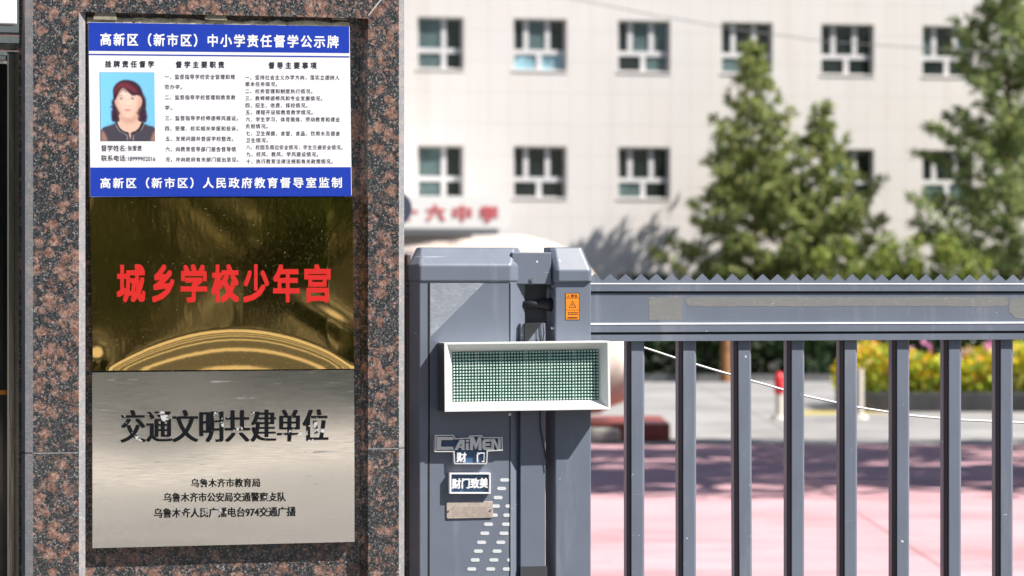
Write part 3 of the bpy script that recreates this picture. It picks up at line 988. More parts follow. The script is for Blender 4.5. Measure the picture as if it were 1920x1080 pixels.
# post
pb = [(1041, 0), (1108, 0), (1108, .06), (1027, .06)]
pb_ = [(W(1041, 600, 0).x, 0), (W(1108.5, 600, 0).x, 0), (W(1108.5, 600, 0).x, .075), (W(1041, 600, 0).x, .075)]
mb = MB(); mb.loops([[(x, y, z) for x, y in pb_] for z in (.03, zat(522))])
post = obj('end_post', mb, M['paint'], gate, bevel=.003)
x0, x1 = pb_[0][0] - .002, pb_[1][0] + .002
def rl(px, y): return W(px, 600, y).x
c1 = [(x0, 0.0), (x0 + .008, -.0075), (x1 - .008, -.0075), (x1, 0.0), (x1, .085), (x0, .085)]
c2 = [(x0 - .004, .03), (x0 + .008, .022), (x1 - .022, .022), (x1 - .014, .03), (x1 - .014, .07), (x0 - .004, .07)]
mb = MB(); mb.loops([[(x, y, zat(528)) for x, y in c1], [(x, y, zat(507)) for x, y in c1], [(x, y, zat(463, .03)) for x, y in c2]])
obj('post_cap', mb, M['paint'], post, bevel=.003, seg=3)
for py in (537, 615):
    for yy in (.018, .056):
        mb = MB(); mb.disc((pb_[0][0] + .001, yy, zat(py)), (-1, 0, 0), .006, .006, 10)
        obj('bolt', mb, M['steel'], post)
# warning sticker
stk = [(1060, 549.5), (1086.5, 549.5), (1086.5, 600), (1060, 600)]
mb = MB(); flat(mb, stk, -.0006)
st_ = rawobj('warning_sticker', mb, M['brown_ink'], post)
mb = MB()
for y0, y1 in ((550.5, 558.6), (559.6, 580.8), (581.8, 599)):
    flat(mb, [(1061, y0), (1085.5, y0), (1085.5, y1), (1061, y1)], -.0010)
rawobj('sticker_field', mb, M['orange'], st_)
mb = MB()
def tri_ring(cx, cy, r0, r1, yp):
    A = [(cx + r0 * math.sin(a_), cy - r0 * math.cos(a_)) for a_ in (0, 2.094, 4.189)]
    B = [(cx + r1 * math.sin(a_), cy - r1 * math.cos(a_)) for a_ in (0, 2.094, 4.189)]
    for i in range(3):
        j = (i + 1) % 3
        flat(mb, [A[i], A[j], B[j], B[i]], yp)
tri_ring(1073.5, 572.5, 8.5, 6.6, -.0013)
flat(mb, [(1072, 570), (1075, 571.5), (1072.5, 574.5)], -.0013)
tri_ring(1065.5, 555.5, 3, 1.9, -.0013)
letters(mb, '警告', 1070.5, 552, 1083, 557.6, -.0014, 0, .01)
for y in (585, 588.5):
    for x in range(1065, 1083, 4):
        flat(mb, [(x, y), (x + 2.8, y), (x + 2.8, y + 2), (x, y + 2)], -.0013)
flat(mb, [(1064, 594.5), (1083, 594.5), (1083, 597), (1064, 597)], -.0013)
rawobj('sticker_print', mb, M['brown_ink'], st_)
# top rail: one profile pulled along the gate
XR0 = pb_[1][0]
def prof(pts, name, par=gate):
    mb = MB()
    mb.loops([[(x, y, z) for y, z in pts] for x in (XR0, XE)])
    return obj(name, mb, M['paint'], par)
z = lambda py: zat(py, .02, 1110)
pr = [(.026, z(530.5)), (.018, z(533)), (.018, z(546)), (.026, z(546.3)), (.026, z(549.5)), (.0225, z(549.8)), (.0225, z(604.5)), (.016, z(608.5)), (.016, z(623)),
      (.026, z(623.3)), (.026, z(626.8)), (.019, z(627.1)), (.019, z(640)), (.075, z(640)), (.075, z(530.5))]
rail = prof(pr, 'top_rail')
for a_, b_ in ((546.6, 549.2), (623.6, 626.5)):
    mb = MB(); mb.box((XR0, .0205, z(b_)), (XE, .0255, z(a_)))
    obj('groove_shade', mb, M['groove'], rail)  # near-black filler paints the shade under the rail lips
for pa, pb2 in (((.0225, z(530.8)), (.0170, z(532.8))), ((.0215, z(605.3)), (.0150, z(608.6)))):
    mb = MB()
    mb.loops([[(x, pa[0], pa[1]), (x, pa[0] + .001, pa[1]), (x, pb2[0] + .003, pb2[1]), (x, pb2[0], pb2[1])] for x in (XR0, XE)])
    obj('edge_glint', mb, M['glint'], rail)  # bright strip stands in for the ledge catching the sun
mb = MB()
pitch = (W(1209.5, 520, .03).x - W(1121, 520, .03).x) / 3.06
x = XR0 + .001
n_t = int((XE - XR0) / pitch)
zb, zt, zv = z(531), z(513), z(526.5)
for k in range(n_t):
    xa = x + k * pitch
    P = [(xa, zb), (xa, zv), (xa + pitch * .5, zt + random.uniform(-.0008, .0008)), (xa + pitch, zv), (xa + pitch, zb)]
    mb.loops([[(a_, yy, b_) for a_, b_ in P] for yy in (.032, .036)])
obj('toothed_strip', mb, M['paint'], rail)
# tape residue
def patch(poly, yp, name, m):
    mb = MB(); flat(mb, poly, yp); rawobj(name, mb, M[m], rail)
patch([(1216, 557.5), (1278, 556.5), (1279, 600), (1217, 600)], .0222, 'tape_residue', 'residue')
rg = [(1281, 560)] + [(x, 557 + random.uniform(-.6, .6)) for x in range(1300, 1890, 12)] + [(1892, 572)] + [(x, 574.5 + random.uniform(-1.2, .8)) for x in range(1880, 1290, -14)]
patch(rg, .0222, 'tape_residue', 'residue')
patch([(1893, 561), (1925, 558), (1945, 560), (1944, 596), (1905, 597), (1892, 585)], .0221, 'tape_residue', 'residue')
# lower rail (below the picture)
mb = MB(); mb.box((XR0, .02, .10), (XE, .075, .22))
obj('bottom_rail', mb, M['paint'], gate, bevel=.003)
bars = [(1168, 1210), (1270, 1307), (1373, 1410), (1474, 1510), (1573, 1609), (1671, 1707), (1768, 1804), (1864, 1901), (1958, 1994), (2052, 2088), (2146, 2182), (2240, 2276)]
ztop, zbot = z(640), .22
for k, (a_, b_) in enumerate(bars):
    xr = W(b_, 800, .030).x
    xf = xr - .0345
    xb0 = xf - .004
    mb = MB()
    lean = .006 if k == 2 else 0
    plan = [(xb0, .052), (xb0, .073), (xr, .073), (xr, .036), (xr - .006, .030), (xf, .030), (xf, .052)]
    mb.loops([[(x_ + lean * (1 - t_), y_, zz) for x_, y_ in plan] for zz, t_ in ((zbot, 0), (ztop, 1))])
    bar = obj('bar', mb, M['paint'], gate, bevel=.0012)
    mb = MB()
    mb.loops([[(x_ + lean * (1 - t_), y_, zz) for x_, y_ in ((xb0 + .0002, .0515), (xf - .0004, .0515), (xf - .0004, .0325), (xf - .0022, .0325))] for zz, t_ in ((zbot, 0), (ztop, 1))])
    obj('gasket', mb, M['black'], bar)

# ------------------------------------------------------------------ guide unit between the cabinet and the post
gu = thing('gate_guide', (W(1004, 600, .05).x, .1, 0), 'grey guide plate with a dark arm, in the gap between motor cabinet and gate post', 'gate guide')
def pbox(px0, px1, py0, py1, y, dep):
    p, q_ = W(px0, py0, y), W(px1, py1, y)
    mb = MB(); mb.box((p.x, y, q_.z), (q_.x, y + dep, p.z))
    return mb
obj('lower_plate', pbox(976, 1022.5, 606, 1062, .006, .02), M['paint'], gu, bevel=.001)
mb = pbox(960, 1034, 473, 533, .012, .03)
obj('upper_plate', mb, M['paint'], gu, bevel=.002)
obj('recess_panel', pbox(960, 1025, 533, 610, .050, .01), M['paint_shade'], gu)  # dark plate stands in for the deep shade of the recess
mb = MB(); mb.disc(W(997, 524, .012), (0, -1, 0), .005, .003)
obj('screw', mb, M['steel'], gu)
mb = MB()
p0, p1 = W(980, 570.5, .03), W(1034, 571, .03)
mb.tube([p0, p0.lerp(p1, .45), p0.lerp(p1, .75), p1], [.008, .009, .013, .0165], 12)
obj('arm', mb, M['black'], gu, smooth=True)
mb = MB()
P = [W(984, 606, .0), W(1016, 606, .0), W(990, 640, .0), W(984, 640, .0)]
mb.loops([P, [(p.x, .012, p.z) for p in P]])
obj('shadow_wedge', mb, M['black'], gu)  # black wedge in place of the shadow cast on the plate
for pts in ([(1010, 605), (1011, 630), (1016, 642)], [(1018, 604), (1020, 625), (1017, 642), (1012, 700), (1013, 800), (1022, 850), (1026, 880)]):
    mb = MB(); mb.tube([W(*p, .002) for p in pts], .0013, 6)
    obj('wire', mb, M['black'], gu, smooth=True)
obj('base_shade_box', pbox(976, 1026, 1063, 1300, .004, .06), M['paint_shade'], gu)
# hinge post by the pillar
hp = thing('hinge_post', (W(765, 600, .1).x, .1, 0), 'narrow grey and brown post with hinge plates squeezed between pillar and cabinet', 'post')
obj('panel', pbox(750, 764.5, 476, 1500, .055, .03), M['paint'], hp)
M['rustbrown'] = simple('brown_primer', (.10, .075, .068), .6, 0, .2)
obj('upright', pbox(763.5, 770, 478, 1500, .035, .02), M['rustbrown'], hp, bevel=.001)
for y0, y1 in ((529, 558), (1032, 1062)):
    h_ = obj('hinge_plate', pbox(756, 768, y0, y1, .030, .005), M['rustbrown'], hp, bevel=.0008)
    for yy in (y0 + 7, y1 - 7):
        mb = MB(); mb.disc(W(764, yy, .030), (0, -1, 0), .0025, .0025, 8)
        obj('screw', mb, M['black'], h_)

# steel cable behind the gate
mb = MB()
pts = [(1120, 618), (1160, 634), (1205, 651), (1270, 672.5), (1330, 691), (1420, 717), (1510, 742.5), (1610, 764), (1710, 779.5), (1800, 787.5), (1920, 792.5), (2040, 792), (2160, 786), (2300, 774)]
mb.tube([W(x, y, .55) for x, y in pts], .0027, 8)
M['cable'] = simple('pale_cable_sheath', (.78, .78, .78), .4)
o = obj('cable', mb, M['cable'], smooth=True)
tag(o, 'thin pale steel cable sagging behind the gate bars', 'cable')

# ================================================================== school building
BD = 107.0
be = math.radians(13.8)
e_ = r_ * math.cos(be) + d_ * math.sin(be)
n_ = r_ * math.sin(be) - d_ * math.cos(be)
B0 = PD(960, HOR, BD)
def LB(px, py, off=0.0):
    q_ = ray(px, py)
    t_ = ((B0 + n_ * off - CAM).dot(n_)) / q_.dot(n_)
    p = CAM + q_ * t_
    return (p - B0).dot(e_), p.z
def BP(x_, z_, off=0.0):
    p = B0 + e_ * x_ + n_ * off
    return Vector((p.x, p.y, z_))
bl = thing('school_building', BP(0, 0), 'pale stone clad school building with rows of recessed white framed windows', 'building')
t = NT('pale_stone_cladding')
mp = t.n('ShaderNodeMapping')
t.put(mp.inputs[0], t.co)
ang = math.atan2(e_.y, e_.x)
mp.vector_type = 'TEXTURE'
mp.inputs['Rotation'].default_value = (0, 0, ang)
sepx = t.n('ShaderNodeSeparateXYZ'); t.put(sepx.inputs[0], mp.outputs[0])
cmb = t.n('ShaderNodeCombineXYZ'); t.put(cmb.inputs[0], sepx.outputs[0]); t.put(cmb.inputs[1], sepx.outputs[2])
bk = t.n('ShaderNodeTexBrick')
bk.offset = 0
t.put(bk.inputs['Vector'], cmb.outputs[0])
bk.inputs['Color1'].default_value = (.775, .73, .705, 1)
bk.inputs['Color2'].default_value = (.765, .735, .725, 1)
bk.inputs['Mortar'].default_value = (.66, .63, .61, 1)
bk.inputs['Scale'].default_value = 1
bk.inputs['Brick Width'].default_value = .60
bk.inputs['Row Height'].default_value = .9
bk.inputs['Mortar Size'].default_value = .014
bk.inputs['Bias'].default_value = 0
gz = t.noise(.35, 5, .6).outputs[0]
gs = t.noise(1.2, 4, .6, t.map(scale=(1, 1, .12))).outputs[0]
cc = t.mix(.35, bk.outputs[0], t.ramp(gz, [(.3, (.84, .82, .80)), (.7, (1, .985, .97))]), 'MULTIPLY')
cc = t.mix(t.ramp(gs, [(.56, 0.0), (.76, .30)]), cc, (.55, .48, .40))
t.set(c=cc, r=.55)
M['stone'] = t.mat
M['reveal'] = simple('window_reveal', (.62, .56, .50), .8)
M['board'] = simple('white_board_paint', (.84, .82, .80), .5, 0, .03)
M['frame'] = simple('white_window_frame', (.70, .69, .70), .45, 0, .03)
M['glass'] = simple('dark_window_glass', (.014, .022, .024), .08, 0, .3, 1.5, .6)
M['glass_blue'] = simple('pale_blue_goods_behind_glass', (.25, .42, .50), .15, 0, .6, 3)
M['glass_teal'] = simple('curtained_glass', (.10, .15, .155), .12, 0, .3, 2)
cols_ = [(597, 686), (783, 870), (963, 1063), (1159, 1257), (1353, 1449), (1540, 1639), (1730, 1826), (1917, 2012), (2102, 2196)]
base_t = [27, 31, 35, 38.5, 41.5, 44.5, 47.5, 50.5, 53.5]
base_b = [127, 129, 131.5, 134.5, 136.5, 138.5, 139.5, 141.5, 143.5]
win = []
xs = {round(LB(-600, 300)[0], 3), round(LB(2900, 300)[0], 3)}
rowz = []
ax_, az_ = LB(1012, 35); _, bz_ = LB(1012, 131.5); _, cz_ = LB(1012, 274)
rowh = az_ - cz_
Hw = az_ - bz_
rz = [(az_ + rowh - Hw, az_ + rowh), (bz_, az_), (bz_ - rowh, az_ - rowh), (bz_ - 2 * rowh, az_ - 2 * rowh)]
cx = [(LB(a_, 85)[0], LB(b_, 85)[0]) for a_, b_ in cols_]
xb = sorted(list(xs) + [v for c_ in cx for v in c_])
zbk = sorted([0.0, az_ + rowh + 2.0] + [v for c_ in rz for v in c_])
mb = MB()
for i in range(len(xb) - 1):
    for j in range(len(zbk) - 1):
        xm, zm = (xb[i] + xb[i + 1]) / 2, (zbk[j] + zbk[j + 1]) / 2
        if any(a_ < xm < b_ for a_, b_ in cx) and any(a_ < zm < b_ for a_, b_ in rz):
            continue
        mb.quad([BP(xb[i], zbk[j]), BP(xb[i + 1], zbk[j]), BP(xb[i + 1], zbk[j + 1]), BP(xb[i], zbk[j + 1])])
obj('wall', mb, M['stone'], bl, weld=True)
mb = MB()
X0, X1, ZR = xb[0], xb[-1], zbk[-1]
mb.quad([BP(X0, 0), BP(X0, ZR), BP(X0, ZR, -12), BP(X0, 0, -12)])
mb.quad([BP(X1, 0), BP(X1, ZR), BP(X1, ZR, -12), BP(X1, 0, -12)])
mb.quad([BP(X0, 0, -12), BP(X1, 0, -12), BP(X1, ZR, -12), BP(X0, ZR, -12)])
mb.quad([BP(X0, ZR), BP(X1, ZR), BP(X1, ZR, -12), BP(X0, ZR, -12)])
obj('roof', mb, M['stone'], bl)
def bbox(mb, x0, x1, z0, z1, o0, o1, m=0):
    mb.loops([[BP(x0, z0, o), BP(x1, z0, o), BP(x1, z1, o), BP(x0, z1, o)] for o in (o0, o1)], m)
RD = .16
for ci, (x0, x1) in enumerate(cx):
    for ri, (z0, z1) in enumerate(rz):
        wd, hh = x1 - x0, z1 - z0
        mb = MB()
        q4 = [(x0, z0), (x1, z0), (x1, z1), (x0, z1)]
        for k in range(4):
            a_, b_ = q4[k], q4[(k + 1) % 4]
            mb.quad([BP(*a_), BP(*b_), BP(*b_, -RD - .08), BP(*a_, -RD - .08)])
        wn_ = obj('window', mb, M['reveal'], bl)
        mb = MB()
        fw = .055
        tz = z0 + hh * .355
        fo, fi = -RD, -RD - .07
        bbox(mb, x0, x1, z0, z0 + fw * .6, fo, fi)
        bbox(mb, x0, x1, z1 - fw, z1, fo, fi)
        bbox(mb, x0, x0 + fw, z0 + fw * .6, z1 - fw, fo, fi)
        bbox(mb, x1 - fw, x1, z0 + fw * .6, z1 - fw, fo, fi)
        bbox(mb, x0 + fw, x1 - fw, tz - .07, tz + .07, fo + .004, fi)
        if ci == 1 or ci == 0:
            ups, los = [.59], [.59]
        else:
            ups, los = [.255, .66], [.50]
        for u in ups:
            bbox(mb, x0 + wd * u - .07, x0 + wd * u + .07, tz + .07, z1 - fw, fo + .002, fi)
        for u in los:
            bbox(mb, x0 + wd * u - .075, x0 + wd * u + .075, z0 + fw * .6, tz - .07, fo + .002, fi)
        obj('frame', mb, M['frame'], wn_)
        mb = MB()
        us = [0] + ups + [1]
        ul = [0] + los + [1]
        teal = random.Random(ci * 7 + ri)
        for k in range(len(us) - 1):
            m_i = 1 if teal.random() < .3 or (ci == 1 and k == 0) else 0
            mb.quad([BP(x0 + wd * us[k], tz, -RD - .04), BP(x0 + wd * us[k + 1], tz, -RD - .04), BP(x0 + wd * us[k + 1], z1, -RD - .04), BP(x0 + wd * us[k], z1, -RD - .04)], m_i)
        for k in range(len(ul) - 1):
            m_i = 2 if (ci, ri) == (2, 1) else (1 if teal.random() < .3 else 0)
            mb.quad([BP(x0 + wd * ul[k], z0, -RD - .04), BP(x0 + wd * ul[k + 1], z0, -RD - .04), BP(x0 + wd * ul[k + 1], tz, -RD - .04), BP(x0 + wd * ul[k], tz, -RD - .04)], m_i)
        obj('glass', mb, [M['glass'], M['glass_teal'], M['glass_blue']], wn_)
        mb = MB(); bbox(mb, x0 - .03, x1 + .03, z0 - .05, z0 - .002, .03, -RD)
        obj('sill', mb, M['stone'], wn_)

# entrance canopy with the school sign
SO = 3.2
def slab_b(mb, px0, px1, py0, py1, o0, o1, m=0):
    a_, b_ = LB(px0, py1, o0), LB(px1, py0, o0)
    bbox(mb, a_[0], b_[0], a_[1], b_[1], o0, o1, m)
cn = thing('entrance_canopy', BP(LB(700, 440, SO)[0], 0, 1.5), 'white entrance canopy carrying red characters, partly hidden behind the granite pillar', 'canopy')
mb = MB(); slab_b(mb, 300, 958, 368, 426, SO, SO - .25)
obj('sign_board', mb, M['board'], cn)
mb = MB(); slab_b(mb, 250, 935, 428, 436, SO - .1, .02)
obj('roof_slab', mb, M['board'], cn)
for px in (330, 700):
    mb = MB(); slab_b(mb, px, px + 22, 436.5, 641, SO - .3, SO - .65)
    obj('column', mb, M['stone'], cn)
def at_wall(px, py, off):
    return BP(*LB(px, py, off), off)
M_red = simple('red_sign_paint', (.62, .12, .13), .5)
for ch, cxp in (('十', 766), ('六', 817), ('中', 867), ('学', 917)):
    y_ = 383 + (cxp - 817) * .02
    mb = MB(); letters(mb, ch, cxp - 18, y_, cxp + 18, y_ + 32, SO + .02, 0, .04, at=lambda a_, b_, c_: at_wall(a_, b_, SO + .02 - (c_ - SO - .02) * 20))
    rawobj('sign_character', mb, M_red, cn)

# ================================================================== stone on a plinth
from mathutils import noise as mnoise
def boulder(c, sx, sy, sz, shape, seed, sub=4, amp=.12):
    bm = bmesh.new()
    bmesh.ops.create_icosphere(bm, subdivisions=sub, radius=1)
    mb = MB()
    for v in bm.verts:
        p = v.co.copy()
        for k in range(3):
            p[k] = math.copysign(abs(p[k]) ** .44, p[k])
        nz = mnoise.fractal(p * 1.7 + Vector((seed, 0, 0)), 1, 2, 4)
        p *= 1 + amp * nz
        x, y, z_ = shape(p)
        q_ = r_ * (x * sx) + d_ * (y * sy)
        mb.v.append((c.x + q_.x, c.y + q_.y, c.z + z_ * sz))
    for f in bm.faces:
        mb.f.append(tuple(v.index for v in f.verts)); mb.m.append(0)
    bm.free()
    return mb
SD = 38.6
pxm = F / SD
sto = thing('landscape_stone', cf((940 - 960) / pxm, SD, 0), 'large smooth peach coloured ornamental boulder on a red granite plinth behind the gate', 'boulder')
cz = 1.25
def shp(p):
    x, y, z_ = p
    if x > 0:
        x *= 1 + .92 * max(0, min(1, (.95 - z_) / 1.9)) ** .7
    return x, y, z_ + .085 * x
mb = boulder(cf((868 - 960) / pxm, SD + .5, 1.10), 1.02, .55, .97, shp, 3.1, 4, .05)
obj('stone', mb, M['peach'], sto, smooth=True)
def cbox(L0, L1, d0, d1, z0, z1):
    mb = MB()
    mb.loops([[cf(L0, d0, zz), cf(L1, d0, zz), cf(L1, d1, zz), cf(L0, d1, zz)] for zz in (z0, z1)])
    return mb
obj('plinth', cbox((640 - 960) / pxm, (1252 - 960) / pxm, SD - .6, SD + 1.8, .004, .185), M['red_granite'], sto, bevel=.008)
mb = boulder(cf((1122 - 960) / pxm, SD - 1.0, .06), .20, .16, .10, lambda p: p, 9, 3, .2)
o = obj('garden_rock', mb, M['rock'], smooth=True)
tag(o, 'small grey rock lying before the red granite plinth', 'rock')

# dark round sign behind the pillar
mb = MB()
c_ = PD(738, 391, 24)
mb.disc(c_, -d_, .118, .03, 28)
o1 = thing('round_sign', Vector((c_.x, c_.y, 0)), 'dark blue round sign on a post peeking out beside the granite pillar', 'sign')
M['slate'] = simple('slate_blue_paint', (.055, .085, .12), .5)
obj('disc', mb, M['slate'], o1)
mb = MB(); mb.tube([(c_.x, c_.y, 0), (c_.x, c_.y, c_.z)], .025, 10)
obj('pole', mb, M['slate'], o1)

# ================================================================== bollards, kerbs, flower bed
def bollard(px, py, h, red, label):
    p = G(px, py, .004)
    o = thing('bollard', p, label, 'bollard', None)
    mb = MB(); mb.tube([p, p + UP * h], [.045, .045], 12)
    obj('post', mb, M['palepost'], o, smooth=False)
    mb = MB(); mb.tube([p + Vector((0, 0, .002)), p + UP * .05], [.11, .08], 12)
    obj('base', mb, M['palepost'], o)
    if red:
        mb = MB(); mb.tube([p + UP * (h - .02), p + UP * h, p + UP * (h + .15), p + UP * (h + .22), p + UP * (h + .25)], [.04, .06, .062, .045, .012], 14)
        obj('cap', mb, M['redcap'], o, smooth=True)
M['palepost'] = simple('pale_post_paint', (.62, .56, .50), .6)
M['redcap'] = simple('red_cap_plastic', (.75, .03, .04), .4)
bollard(1461, 787, .32, True, 'pale bollard with a rounded red cap standing on the concrete yard')
bollard(1612, 786, .60, False, 'plain pale bollard without a cap beside the flower bed')
k1 = obj('garden_kerb', cbox(-18, 40, DC - .05, DC + .12, .004, .12), M['kerb'])
tag(k1, 'low grey kerb along the dark garden bed', 'kerb')
FD = zk / (773 - HOR)
fpx = F / FD
fb = thing('flower_bed', cf((1800 - 960) / fpx, FD + .5, 0), 'raised bed edged with dark stone holding yellow and pink flowers', 'flower bed')
obj('stone_edging', cbox((1618 - 960) / fpx, 9.5, FD, FD + .18, .004, .245), M['darkkerb'], fb, bevel=.015)
obj('stone_edging', cbox((1618 - 960) / fpx, (1618 - 960) / fpx + .18, FD + .18, FD + 4, .004, .245), M['darkkerb'], fb, bevel=.015)
obj('bed_soil', cbox((1618 - 960) / fpx + .18, 9.5, FD + .18, FD + 4, .004, .21), M['soil'], fb)
rng = random.Random(5)
fl = MB()
def leafquad(mb, c, size, m, rng, up=.3):
    a_ = Vector((rng.gauss(0, 1), rng.gauss(0, 1), rng.gauss(0, 1) * .8 + up)).normalized()
    b_ = a_.cross(Vector((rng.gauss(0, 1), rng.gauss(0, 1), rng.gauss(0, 1)))).normalized()
    n = len(mb.v)
    for k in ((-1, 0), (0, -.45), (1, 0), (0, .45)):
        mb.v.append(tuple(c + a_ * (k[0] * size) + b_ * (k[1] * size)))
    mb.f.append((n, n + 1, n + 2, n + 3)); mb.m.append(m)
Lf0, Lf1 = (1600 - 960) / fpx, 9.3
for k in range(9000):
    L = rng.uniform(Lf0, Lf1)
    dd = FD + .1 + 3.4 * rng.random() ** 1.6
    topz = .70 + .10 * math.sin(L * 3.1) + .07 * math.sin(L * 7.7 + dd * 3)
    hgt = .24 + (topz - .24) * rng.random() ** .7
    edge = min(1, (L - Lf0) * 3 + .55)
    p = cf(L, dd, hgt * edge)
    u = rng.random()
    if hgt > topz * .62 and u < .34:
        m = rng.choice((1, 1, 1, 1, 1, 2))
        # small flower: crossed petals
        for q_ in range(3):
            leafquad(fl, p + Vector((0, 0, .02 * q_)), rng.uniform(.035, .055), m, rng)
    else:
        leafquad(fl, p, rng.uniform(.05, .10), 0 if u < .86 else 4, rng, 1.0)
for k in range(24):
    L = rng.uniform(Lf0 + .6, Lf1)
    p = cf(L, FD + rng.uniform(.1, 1.6), rng.uniform(.72, .88))
    for q_ in range(9):
        leafquad(fl, p + Vector((rng.gauss(0, .025), rng.gauss(0, .025), rng.gauss(0, .025))), .05, 3, rng)
M['flowerleaf'] = leafmat('flower_foliage', [(0, (.20, .32, .03)), (.6, (.42, .52, .05)), (1, (.62, .62, .08))])
M['fy'] = leafmat('yellow_petals', [(0, (.85, .62, .02)), (1, (.95, .75, .04))])
M['fo'] = leafmat('orange_petals', [(0, (.85, .30, .04)), (1, (.95, .45, .10))])
M['fp'] = leafmat('pink_petals', [(0, (.70, .22, .38)), (.5, (.80, .40, .60)), (1, (.45, .12, .40))])
M['fdry'] = leafmat('dry_foliage', [(0, (.45, .36, .08)), (1, (.60, .48, .14))])
o = rawobj('flowers', fl, [M['flowerleaf'], M['fy'], M['fo'], M['fp'], M['fdry']], fb)
o['kind'] = 'stuff'

# ================================================================== trees
def needle_tuft(mb, c, dr, rng, L=.22, n=10):
    for k in range(n):
        v = (dr * .55 + Vector((rng.gauss(0, 1), rng.gauss(0, 1), rng.gauss(0, 1) + .25)).normalized()).normalized()
        s_ = v.cross(Vector((rng.gauss(0, 1), rng.gauss(0, 1), rng.gauss(0, 1)))).normalized() * rng.uniform(.012, .024)
        l = L * rng.uniform(.7, 1.25)
        i = len(mb.v)
        mb.v += [tuple(c - s_), tuple(c + v * l * .6 - s_ * 1.2), tuple(c + v * l), tuple(c + v * l * .6 + s_ * 1.2), tuple(c + s_)]
        mb.f.append((i, i + 1, i + 2, i + 3, i + 4)); mb.m.append(0)
def pine(p, H, R, seed, label, mat='needle', lean=0.0, dens=1.0, low=.06, droop=.0, cat='tree', name='pine_tree'):
    rng = random.Random(seed)
    o = thing(name, p, label, cat)
    tr, cr, br = MB(), MB(), MB()
    axis = lambda h: p + UP * h + r_ * (lean * (h / H)) + Vector((.05 * math.sin(h * 1.3 + seed), .05 * math.cos(h), 0))
    tr.tube([axis(H * k / 10) for k in range(11)], [max(.02, .016 * H * (1 - k / 10.3)) for k in range(11)], 8)
    h = H * low
    while h < H * .985:
        f = (h - H * low) / (H * (1 - low))
        rad = R * ((1 - f) ** 1.12) * (.6 + .4 * min(1, f * 6 + .3)) + .12
        nb = rng.choice((5, 6, 7)) if f < .85 else 4
        a0 = rng.random() * 6.28
        for k in range(nb):
            if rng.random() < .10: continue
            a = a0 + k * 6.28 / nb + rng.gauss(0, .25)
            bl_ = rad * rng.choice((rng.uniform(.5, 1.0), rng.uniform(.7, 1.15), rng.uniform(1.0, 1.45)))
            up = rng.uniform(.10, .55) + .45 * f - droop
            d1 = Vector((math.cos(a), math.sin(a), 0))
            b0 = axis(h)
            N = max(2, int(bl_ / .2))
            prev = b0
            bp = [b0]
            for j in range(1, N + 1):
                s_ = j / N
                q_ = b0 + d1 * (bl_ * s_) + UP * (bl_ * up * s_ ** 1.6) + Vector((rng.gauss(0, .03), rng.gauss(0, .03), rng.gauss(0, .03)))
                bp.append(q_)
                dr = (q_ - prev).normalized()
                if s_ > .25:
                    wid = .30 * bl_ ** .5 * (1.15 - .7 * s_)
                    for _ in range(int(round(dens * (1.4 + 1.8 * s_ + rng.random())))):
                        lat = rng.gauss(0, wid)
                        side = d1.cross(UP) * lat + UP * rng.gauss(.02, .06) + d1 * rng.gauss(0, .07)
                        needle_tuft(cr, q_ + side, (dr + d1.cross(UP) * (lat * 1.2) + UP * .35).normalized(), rng)
                prev = q_
            br.tube(bp, [.02 * (1 - i / (len(bp) + .5)) + .004 for i in range(len(bp))], 4)
        h += rng.uniform(.30, .46)
    needle_tuft(cr, axis(H), UP, rng, .3, 12)
    obj('trunk', tr, M['bark'], o)
    rawobj('branches', br, M['bark'], o)
    rawobj('crown', cr, M[mat], o)
    return o
def bpos(px, off):                 # foot of a plant standing off metres before the school wall
    x_, _ = LB(px, 540, off)
    return BP(x_, .01, off)
def hgt(px, py, off):
    return LB(px, py, off)[1]
pine(bpos(1415, 2.6), hgt(1412, 84, 2.6), 2.5, 11, 'slender green pine with pointed top, left of the pines before the school wall', lean=-.05, dens=1.5)
pine(bpos(1545, 2.9), hgt(1545, 200, 2.9), 2.15, 23, 'shorter green pine standing between two taller pines', lean=-.05, dens=1.5)
pine(bpos(1905, 4.5), hgt(1880, -160, 4.5), 3.0, 37, 'tallest dark pine reaching out of the top right corner', 'needle_b', -.4, 1.55)
def leafy(name, p, rx, ry, z0, z1, n, leaf, seed, mat, label, cat, trunk=True, clumps=14, group=None, fill=.55):
    rng = random.Random(seed)
    o = thing(name, p, label, cat, group)
    cr, tr = MB(), MB()
    cl = []
    for k in range(clumps):
        a, rr = rng.random() * 6.28, rng.random() ** .5
        zz = z0 + (z1 - z0) * (.12 + .76 * rng.random())
        w_ = math.sin(math.pi * min(.97, max(.12, (zz - z0) / (z1 - z0) * .8 + .15))) ** .6
        cl.append((p + r_ * (math.cos(a) * rr * rx * w_) + d_ * (math.sin(a) * rr * ry * w_) + UP * zz, rng.uniform(.22, .42) * min(rx, z1 - z0)))
    for k in range(n):
        c, s_ = cl[k % clumps]
        v = Vector((rng.gauss(0, 1), rng.gauss(0, 1), rng.gauss(0, 1))).normalized() * (s_ * rng.random() ** .45)
        q_ = c + v
        if q_.z < .03: q_.z = .03 + rng.random() * .1
        leafquad(cr, q_, leaf * rng.uniform(.6, 1.3), 0, rng)
    if trunk:
        zt_ = z0 + (z1 - z0) * .6
        tr.tube([p, p + UP * z0, p + UP * zt_], [.05 + z1 * .014, .04 + z1 * .012, .03], 9)
        for c, s_ in cl[::2]:
            b0 = p + UP * (z0 * .9 + rng.random() * (zt_ - z0) * .6)
            tr.tube([b0, b0.lerp(c, .5) + UP * .1, c], [.03 + z1 * .004, .02 + z1 * .002, .01], 5)
        obj('trunk', tr, M['bark'], o)
    rawobj('crown' if trunk else 'foliage', cr, M[mat], o)
    return o
